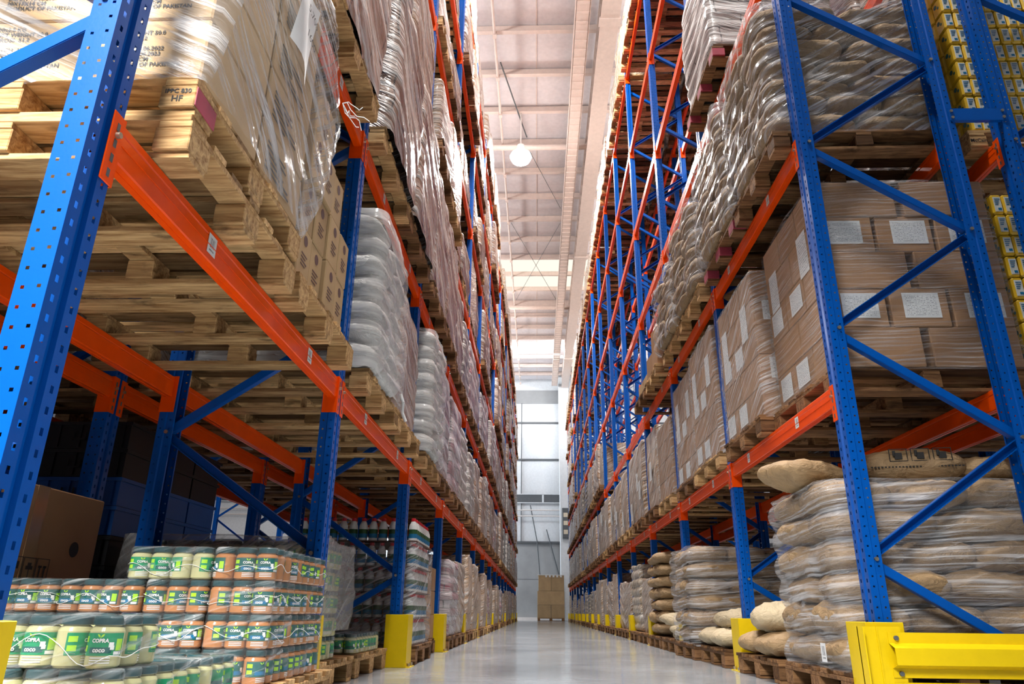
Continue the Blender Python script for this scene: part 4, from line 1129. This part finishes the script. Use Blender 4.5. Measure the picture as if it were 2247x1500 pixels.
carton(0.30, 0.24, 0.42, (lx(0.55), 3.32, L1Z+PH+3*0.257), 'tall tan carton with an open flap standing at the back of the marked ones', 'card_tan', -0.1)

# white woven sacks
for q, (k, ly) in enumerate(((1, 7), (2, 8))):
    yc = slot_y('left', k, 0)-0.1
    pallet_at('left', 1, k, 0, 1, 'wood')
    sack_load(lx(-0.03), yc-0.46-0.04, -1.15, 0.98, L1Z+PH, ly, 0.152, '%s white load, left rack' % ORD[q], 'sack_white', 61+q, 'film_white', 'thin film round the %s white sack load, left rack, first level' % ORD[q], 0.02, near=1)
b = MB(); b.tube([(0, 0, 0), (0.02, 0.01, -0.06), (0.015, 0.03, -0.13), (0.04, 0.05, -0.19)], 0.012, 7)
tag(obj('film_tail', b.mesh('film_tail', M['white_print']), None, (lx(-0.055), 4.90, L1Z+PH+0.06)), 'twisted tail of film hanging below the first white sack load', 'film tail')

# ------------------------------------------------------------------ jars in shrink film (left rack, floor)
JD, JH = 0.086, 0.124
def jar_meshes(body):
    b = MB(); R = JD/2-0.001
    b.lathe([(0.0, 0.0), (R-0.006, 0.0), (R, 0.006), (R, 0.088), (R-0.004, 0.097), (R-0.010, 0.101), (R-0.010, 0.104)], 24, 0)
    return b.mesh('jar', M[body])
JAR = {k: jar_meshes(k) for k in ('coco', 'oil')}
b = MB(); R = JD/2-0.006
b.lathe([(R, 0.103), (R+0.001, 0.105), (R+0.001, 0.120), (R-0.002, JH), (0.0, JH)], 24); LID = b.mesh('lid', M['teal_lid'])
def wrapmesh(me, r):
    """bend a flat mesh (x across, z up) round a jar of radius r, facing -y"""
    for v in me.vertices:
        a = v.co.x/r; v.co = (r*sin(a)+0.0, -r*cos(a)-v.co.y*0, v.co.z)
    me.update(); return me
def patch(b, x0, x1, z0, z1, r, m, n=8):
    b.grid(lambda u, v: (r*sin((x0+(x1-x0)*u)/r), -r*cos((x0+(x1-x0)*u)/r), z0+(z1-z0)*v), n, 1, m)
def label_mesh(green):
    r = JD/2-0.0004
    b = MB()
    patch(b, -0.062, 0.062, 0.030, 0.084, r, 0, 22)
    e = 0.0006
    patch(b, -0.058, -0.036, 0.062, 0.076, r+e, 1); patch(b, -0.058, -0.036, 0.040, 0.054, r+e, 1)
    patch(b, 0.040, 0.058, 0.042, 0.070, r+e, 1)
    patch(b, -0.026, 0.030, 0.036, 0.050, r+e, 3)
    for q in range(4): patch(b, -0.056, -0.036, 0.0335-0.0*q, 0.0345, r+e, 2)
    patch(b, 0.036, 0.058, 0.032, 0.040, r+e, 2)
    for z in (0.012, 0.018, 0.024): patch(b, -0.02, 0.03, z, z+0.0025, r+e, 2)
    patch(b, 0.022, 0.034, 0.050, 0.062, r+2*e, 2, 4); patch(b, 0.026, 0.036, 0.044, 0.054, r+2*e, 2, 4)
    # leaf mark
    for sg in (-1, 1):
        b.add([(r*sin(sg*x/r), -r*cos(x/r)-2*e, z) for x, z in ((0.0, 0.073), (0.006, 0.076), (0.009, 0.082), (0.003, 0.080))], [(0, 1, 2, 3) if sg > 0 else (0, 3, 2, 1)], 1)
    return b.mesh('label', [M['green' if green else 'dark_green'], M['lime_print'], M['white_print'], M['blue_label' if not green else 'dark_green']])
LBL = {k: label_mesh(k == 'oil') for k in ('coco', 'oil')}
def bent_text(txt, size, z):
    me = text_mesh(txt, size, 'white_print', 'brand_lettering', 0.0005)
    bm = bmesh.new(); bm.from_mesh(me); bm.to_mesh(me); bm.free()
    r = JD/2+0.0012
    for v in me.vertices:
        a = v.co.x/r; v.co = (r*sin(a), -r*cos(a), z+v.co.y)
    me.update(); return me
TX1 = bent_text('COPRA', 0.0125, 0.0655); TX2 = bent_text('coco', 0.0155, 0.0435)
def pack_film(nx, ny, seed):
    b = MB(); hx, hy = nx*JD/2, ny*JD/2
    n = 16*(nx+ny); rws = 12
    per = 4*(hx+hy)
    vs, uv = [], []
    rowsz = [(k/rws, 0) for k in range(rws+1)]+[(1.0, 0.12), (1.0, 0.5)]
    for t, ins in rowsz:
        for i in range(n+1):
            s = per*i/n
            px, py, nxn, nyn = rrect(s % per if i < n else 0, hx+0.001, hy+0.001, 0.035)
            d = 0.0
            along = (py+hy) if abs(nxn) > 0.7 else (px+hx)
            ph = (along/JD) % 1.0
            wv = abs(sin(pi*ph))**0.7
            d = -0.011*(1-wv)*(0.35+0.65*sin(pi*min(t, 1)))
            d += 0.004*noise.noise(Vector((px*22+seed, py*22, t*3+seed)))
            if t < 0.08 or t > 0.93: d -= 0.004
            k = 1-ins
            vs.append(((px+nxn*d)*k, (py+nyn*d)*k, 0.001+t*(JH+0.002)+(0.002 if ins else 0)))
            uv.append((s, t*JH))
    w = n+1
    b.add(vs, [(j*w+i, j*w+i+1, (j+1)*w+i+1, (j+1)*w+i) for j in range(len(rowsz)-1) for i in range(n)], 0, uv, True)
    return b.mesh('shrink_film', M['shrink'])
PF = {}
_r = random.Random(77)
def jar_pack(x, y, z, nx, ny, kind, label, detail=2):
    """one shrink-wrapped pack, near left bottom corner at x,y,z"""
    t = thing('jar_pack', label, 'jar pack', (x+nx*JD/2, y+ny*JD/2, z), (0, 0, _r.uniform(-.012, .012)), 'shrink-wrapped jar packs')
    for i in range(nx):
        for j in range(ny):
            if 0 < i < nx-1 and 0 < j < ny-1: continue
            jr = obj('jar', JAR[kind], t, ((i+.5)*JD-nx*JD/2, (j+.5)*JD-ny*JD/2, 0.001), (0, 0, _r.choice((0, 0, -0.5, 0.55, 1.0, -1.1, 1.57, 0.2))+ (pi/2 if (i == nx-1 and j > 0) else 0)))
            obj('lid', LID, jr)
            if detail > 0:
                lb = obj('label', LBL[kind], jr)
                if detail > 1 and (j == 0 or i == nx-1):
                    obj('brand_lettering', TX1, jr); obj('brand_lettering', TX2, jr)
    if (nx, ny) not in PF: PF[nx, ny] = [pack_film(nx, ny, q) for q in range(3)]
    obj('shrink_film', _r.choice(PF[nx, ny]), t)
    if detail > 1:
        b = MB(); hx, hy = nx*JD/2, ny*JD/2; per = 4*(hx+hy)-0.06; sd = _r.uniform(0, 50); pts = []
        for q in range(61):
            px, py, nxn, nyn = rrect(per*q/60 % per, hx+0.001, hy+0.001, 0.035)
            zz = JH*(0.42+0.5*noise.noise(Vector((px*7+sd, py*7, sd))))
            pts.append((px+nxn*0.0005, py+nyn*0.0005, zz))
        b.tube(pts, 0.0011, 5); obj('film_seam', b.mesh('film_seam', M['white_print']), t)
    return t
JX = -1.052
pallet(JX-0.58, 3.45, 0, 'pale pallet on the floor under the tall stack of jar packs', 1, 'wood', 1.0, 0.9)
pallet(JX-0.58, 2.30, 0, 'pale pallet on the floor under the low front jar packs', 1, 'wood', 1.0, 1.1)
def jar_layer(z, kinds, row, detail):
    """near row of packs along x from the aisle edge inwards, then packs behind along the aisle edge"""
    x = JX
    for i, (n, kd) in enumerate(kinds):
        x -= n*JD+0.006
        jar_pack(x, 2.985, z, n, 3, kd, '%s jar pack, near face of the tall stack, %s layer, %s from aisle' % ('green-labelled' if kd == 'oil' else 'brown coconut', row, ORD[i]), detail)
    y = 2.985+3*JD+0.008
    for i in range(2):
        jar_pack(JX-3*JD-0.006, y, z, 3, 4 if i == 0 else 2, 'coco', 'brown jar pack, aisle face of the tall stack, %s layer, %s behind corner' % (row, ORD[i]), detail)
        y += 4*JD+0.008
jl = JH+0.004
jar_layer(PH, [(3, 'coco'), (4, 'coco'), (3, 'coco'), (3, 'coco')], 'first', 1)
jar_layer(PH+jl, [(3, 'coco'), (4, 'coco'), (3, 'coco'), (3, 'coco')], 'second', 2)
jar_layer(PH+2*jl, [(3, 'coco'), (3, 'coco'), (4, 'coco'), (3, 'coco')], 'third', 2)
jar_layer(PH+3*jl, [(3, 'coco'), (4, 'oil')], 'top', 2)
# low front packs
x = JX
for i, (n, kd) in enumerate(((3, 'oil'), (4, 'oil'), (4, 'coco'))):
    x -= n*JD+0.006
    for j, y in enumerate((1.95, 2.22, 2.49)):
        jar_pack(x, y, PH, n, 3, 'oil' if j < 2 else kd, 'jar pack in the low front stack, bottom layer, %s from aisle, %s from front' % (ORD[i], ORD[j]), 1)
jar_pack(JX-4*JD-0.03, 1.955, PH+jl, 4, 3, 'oil', 'big near pack of green-labelled jars on top of the low front stack', 2)
jar_pack(JX-8*JD-0.05, 1.965, PH+jl, 4, 3, 'oil', 'second pack of green-labelled jars on the low front stack beside the yellow guard', 1)

# the film-covered jar pallet behind the first inner upright, and the single layer beside it
pallet(-1.2-0.6, 4.56, 0, 'pallet on the floor under the grey wrapped jars behind the first inner upright', 1, 'wood')
for L in range(5):
    for i in range(3):
        jar_pack(-1.24-(i+1)*4*JD-0.006*i, 4.14, PH+L*jl, 4, 3, 'oil' if (L+i) % 3 else 'coco', 'jar pack seen dimly through grey film, %s layer, %s from aisle' % (ORD[L], ORD[i]), 1)
    jar_pack(-1.24-3*JD, 4.14+3*JD+0.01, PH+L*jl, 3, 4, 'oil', 'jar pack on the aisle side under the grey film, %s layer up' % ORD[L], 1)
stretch_wrap(wrap_mb(1.14, 0.86, 0.50, 0.13, 0.003, 0.018, 19, 160, 26, False, 0.9, 0.02, 0, 0.06, 12), (-1.2-0.58, 4.53, PH+0.16), 'film_grey', 'dusty grey film round the jar pallet behind the first inner upright')
pallet(-1.2-0.6, 5.66, 0, 'pale pallet with a stamped block carrying one layer of jars, left rack floor', 2, 'wood')
for i in range(3):
    jar_pack(-1.22-(i+1)*4*JD-0.006*i, 5.18, PH, 4, 3, 'oil', 'jar pack of the single layer on a pale pallet, near row, %s from aisle' % ORD[i], 1)
for i in range(2): jar_pack(-1.22-3*JD, 5.18+3*JD+0.008+i*(3*JD+0.008), PH, 3, 3, 'oil', 'jar pack of the single layer on a pale pallet, %s behind the near row' % ORD[i], 1)

# ------------------------------------------------------------------ bottles (left rack, floor, third bay)
def bottle_mesh():
    b = MB(); b.lathe([(0, 0), (0.036, 0.0), (0.04, 0.005), (0.04, 0.11), (0.036, 0.135), (0.024, 0.165), (0.017, 0.172), (0.017, 0.176)], 16)
    return b.mesh('bottle', M['bottle'])
BOT = bottle_mesh()
b = MB(); b.lathe([(0.021, 0.172), (0.021, 0.196), (0.018, 0.199), (0, 0.199)], 14); BCAP = b.mesh('cap', M['red_cap'])
b = MB(); b.lathe([(0.0405, 0.025), (0.0405, 0.062), (0.0405, 0.100)], 16, 0, (0, 0, 0), [0, 1]); BLAB = b.mesh('label', [M['blue_label'], M['leaf_label']])
pallet(XC['left'], 7.04, 0, 'dark pallet on the floor under the white bottles, left rack, third bay', 1, 'wood_dark')
BX, BY = -1.06, 6.54
for L in range(5):
    z = PH+L*0.212
    b = MB(); b.box(BX-1.14, BX, BY, BY+0.95, z, z+0.008)
    tag(obj('layer_sheet', b.mesh('layer_sheet', M['pvc']), None, (0, 0, 0)), 'dark layer sheet under the white bottles, %s tier up' % ORD[L], 'layer sheet', 'layer sheets')
    for i in range(12):
        for j in range(9 if i == 0 else 1):
            o = tag(obj('bottle', BOT, None, (BX-0.05-i*0.09, BY+0.05+j*0.098, z+0.008)), 'white bottle with red cap, %s tier up, %s from the aisle, %s' % (ORD[L], ORD[i], 'near row' if j == 0 else ORD[j]+' back'), 'bottle', 'white bottles with red caps')
            obj('cap', BCAP, o); obj('label', BLAB, o)
stretch_wrap(wrap_mb(1.17, 0.98, 0.86, 0.212, 0.012, 0.012, 23, 130, 28, False, 0.7, 0.01, 0, 0.05, 9), (BX-0.57, BY+0.475, PH-0.02), 'film', 'clear film round the four lower tiers of white bottles')
# brown cartons beyond the bottles
pallet(-1.15-0.58, 8.05, 0, 'reddish pallet on the floor under the bare brown cartons, left rack, third bay', 1, 'wood_dark')
for L in range(3):
    for i in range(4):
        carton(0.4, 0.22, 0.24, (-1.15-0.2, 7.63+0.11+i*0.226, PH+L*0.243), 'upright brown carton beyond the bottles, %s layer up, %s along' % (ORD[L], ORD[i]), 'card')
    carton(0.42, 0.9, 0.24, (-1.15-0.64, 8.08, PH+L*0.243), 'broad brown carton behind the upright ones beyond the bottles, %s layer up' % ORD[L], 'card')

# ------------------------------------------------------------------ big box and crates deep in the first bay
c = carton(0.62, 0.95, 0.78, (-2.2-0.31, 3.17, PH), 'large brown carton with handling symbols standing behind the jars', 'card', 0.0, 'large cartons', False, 'large_carton')
pallet(-2.2-0.45, 3.17, 0, 'dark pallet under the large brown carton behind the jars', 0, 'wood_dark', 0.7, 1.0)
b = MB(); b.box(0.3105, 0.3125, -0.045, 0.035, 0, 0.78); obj('packing_tape', b.mesh('packing_tape', M['tape']), c)
b = MB(); b.lathe([(0, 0), (1, 0)], 20)
b = MB(); b.cyl((0.3105, 0.30, 0.53), (0.3118, 0.30, 0.53), 0.035, 16); obj('hand_hole', b.mesh('hand_hole', M['black_print']), c)
b = MB()
def sq(y0, y1, z0, z1): b.box(0.3128, 0.3138, y0, y1, z0, z1)
for i in range(3):
    y0 = -0.12+i*0.088
    for z0 in (0.24, 0.36):
        z1 = z0+0.115
        sq(y0, y0+0.084, z0, z0+0.003); sq(y0, y0+0.084, z1-0.003, z1); sq(y0, y0+0.003, z0, z1); sq(y0+0.081, y0+0.084, z0, z1)
    yc = y0+0.042
    if i == 0: sq(yc-0.02, yc+0.02, 0.425, 0.455); sq(yc-0.004, yc+0.004, 0.39, 0.425); sq(yc-0.016, yc+0.016, 0.385, 0.392)
    if i == 1: sq(yc-0.022, yc+0.022, 0.425, 0.44); sq(yc-0.012, yc+0.012, 0.44, 0.453); sq(yc-0.002, yc+0.002, 0.39, 0.425)
    if i == 2:
        for d in (-0.016, 0.016): sq(yc+d-0.004, yc+d+0.004, 0.395, 0.44); sq(yc+d-0.011, yc+d+0.011, 0.435, 0.445)
        sq(yc-0.03, yc+0.03, 0.384, 0.390)
    sq(yc-0.015, yc+0.015, 0.265, 0.30); sq(yc-0.006, yc+0.006, 0.305, 0.33)
obj('handling_symbols', b.mesh('handling_symbols', M['black_print']), c)
def crate_mesh(mt):
    b = MB()
    L, W, H, t = 0.60, 0.40, 0.16, 0.012
    b.box(-L/2, L/2, -W/2, W/2, 0, t)
    for sx in (-1, 1): b.box(sx*L/2, sx*(L/2-t), -W/2, W/2, t, H)
    for sy in (-1, 1): b.box(-L/2+t, L/2-t, sy*W/2, sy*(W/2-t), t, H)
    b.box(-L/2-0.012, L/2+0.012, -W/2-0.012, -W/2+t, H-0.02, H); b.box(-L/2-0.012, L/2+0.012, W/2-t, W/2+0.012, H-0.02, H)
    b.box(-L/2-0.012, -L/2+t, -W/2, W/2, H-0.02, H); b.box(L/2-t, L/2+0.012, -W/2, W/2, H-0.02, H)
    for q in range(-2, 3): b.box(q*0.13-0.006, q*0.13+0.006, -W/2-0.008, -W/2, 0.01, H-0.02)
    return b.mesh('crate', M[mt])
CR = {k: crate_mesh(k) for k in ('crate_blue', 'crate_black')}
b = MB(); b.box(-0.04, 0.04, -0.212, -0.208, 0.05, 0.06); b.box(-0.04, -0.03, -0.212, -0.208, 0.05, 0.1); b.box(0.03, 0.04, -0.212, -0.208, 0.05, 0.1)
CRH = b.mesh('handle_slot', M['crate_black'])
pallet(-3.0, 4.75, 0, 'dark pallet under the crates in the rack behind the left one', 0, 'wood_dark', 1.1, 1.3)
seq = ('crate_black',)*4+('crate_blue',)*2+('crate_black',)*2
for i, px in enumerate((-2.72, -3.34)):
    for j, py in enumerate((4.32, 4.78, 5.2)):
        z = PH
        for k, mt in enumerate(seq):
            o = tag(obj('plastic_crate', CR[mt], None, (px, py, z)), '%s plastic crate behind left rack, %s up, %s from aisle, %s deep' % (mt[6:], ORD[k], ORD[i], ORD[j]), 'crate', 'stacked plastic crates')
            if j == 0: obj('handle_slot', CRH, o)
            z += 0.165
pallet(-3.0, 2.4, 0, 'dark pallet under the black crates at the near end of the rack behind', 0, 'wood_dark', 1.1, 1.3)
for k in range(7):
    tag(obj('plastic_crate', CR['crate_black' if k != 5 else 'crate_blue'], None, (-3.15, 2.75, PH+k*0.165), (0, 0, 0.05)), '%s plastic crate, lone column behind the large carton, %s up' % ('black' if k != 5 else 'blue', ORD[k]), 'crate', 'stacked plastic crates')
# first-level pallets of the rack behind the left one, seen from below
for k in range(5):
    for q in (0, 1):
        y = YL+k*BAY+SLOT['left'][q]
        pallet(XL-1.8, y, top(1), 'weathered pallet, rear left rack, first level, %s bay, %s place' % (ORD[k], 'near' if q == 0 else 'far'), 1 if k < 2 else 0, 'wood_dark')
        if 100+k*2+q not in BARE['rear left']: load('kraft', XL-1.8, y, top(1)+PH, 1.2, 'rear left rack, first level, %s bay, %s place' % (ORD[k], 'near' if q == 0 else 'far'), -1, k*3+q, 1.0, 1.0)
# cartons at the far end of the aisle
ex, ey = 0.74, 41.7
pallet(ex, ey, 0, 'dark pallet at the far end of the aisle under the large cartons', 0, 'wood_dark', 1.2, 1.0)
for q, (dx, w, z, h) in enumerate(((-0.37, 0.72, 0, 0.66), (0.37, 0.72, 0, 0.66), (0, 1.46, 0.67, 0.70), (-0.33, 0.68, 1.38, 0.80), (0.37, 0.70, 1.38, 0.80))):
    carton(w, 0.9, h, (ex+dx, ey, PH+z), 'brown carton in the stack at the far end of the aisle, %s' % ('bottom left', 'bottom right', 'wide middle one', 'top left', 'top right')[q], 'card_tan', 0, 'cartons at the far end', True)
b = MB(); b.box(-0.74, 0.74, -0.46, 0.46, 0, 0.03)
for q in range(5): b.box(-0.3+q*0.2, -0.2+q*0.2, -0.47, -0.45, -0.10, 0.03)
tag(obj('white_cap_sheet', b.mesh('cap_sheet', M['white_print']), None, (ex, ey, PH+2.185)), 'torn white sheet capping the carton stack at the far end', 'sheet')
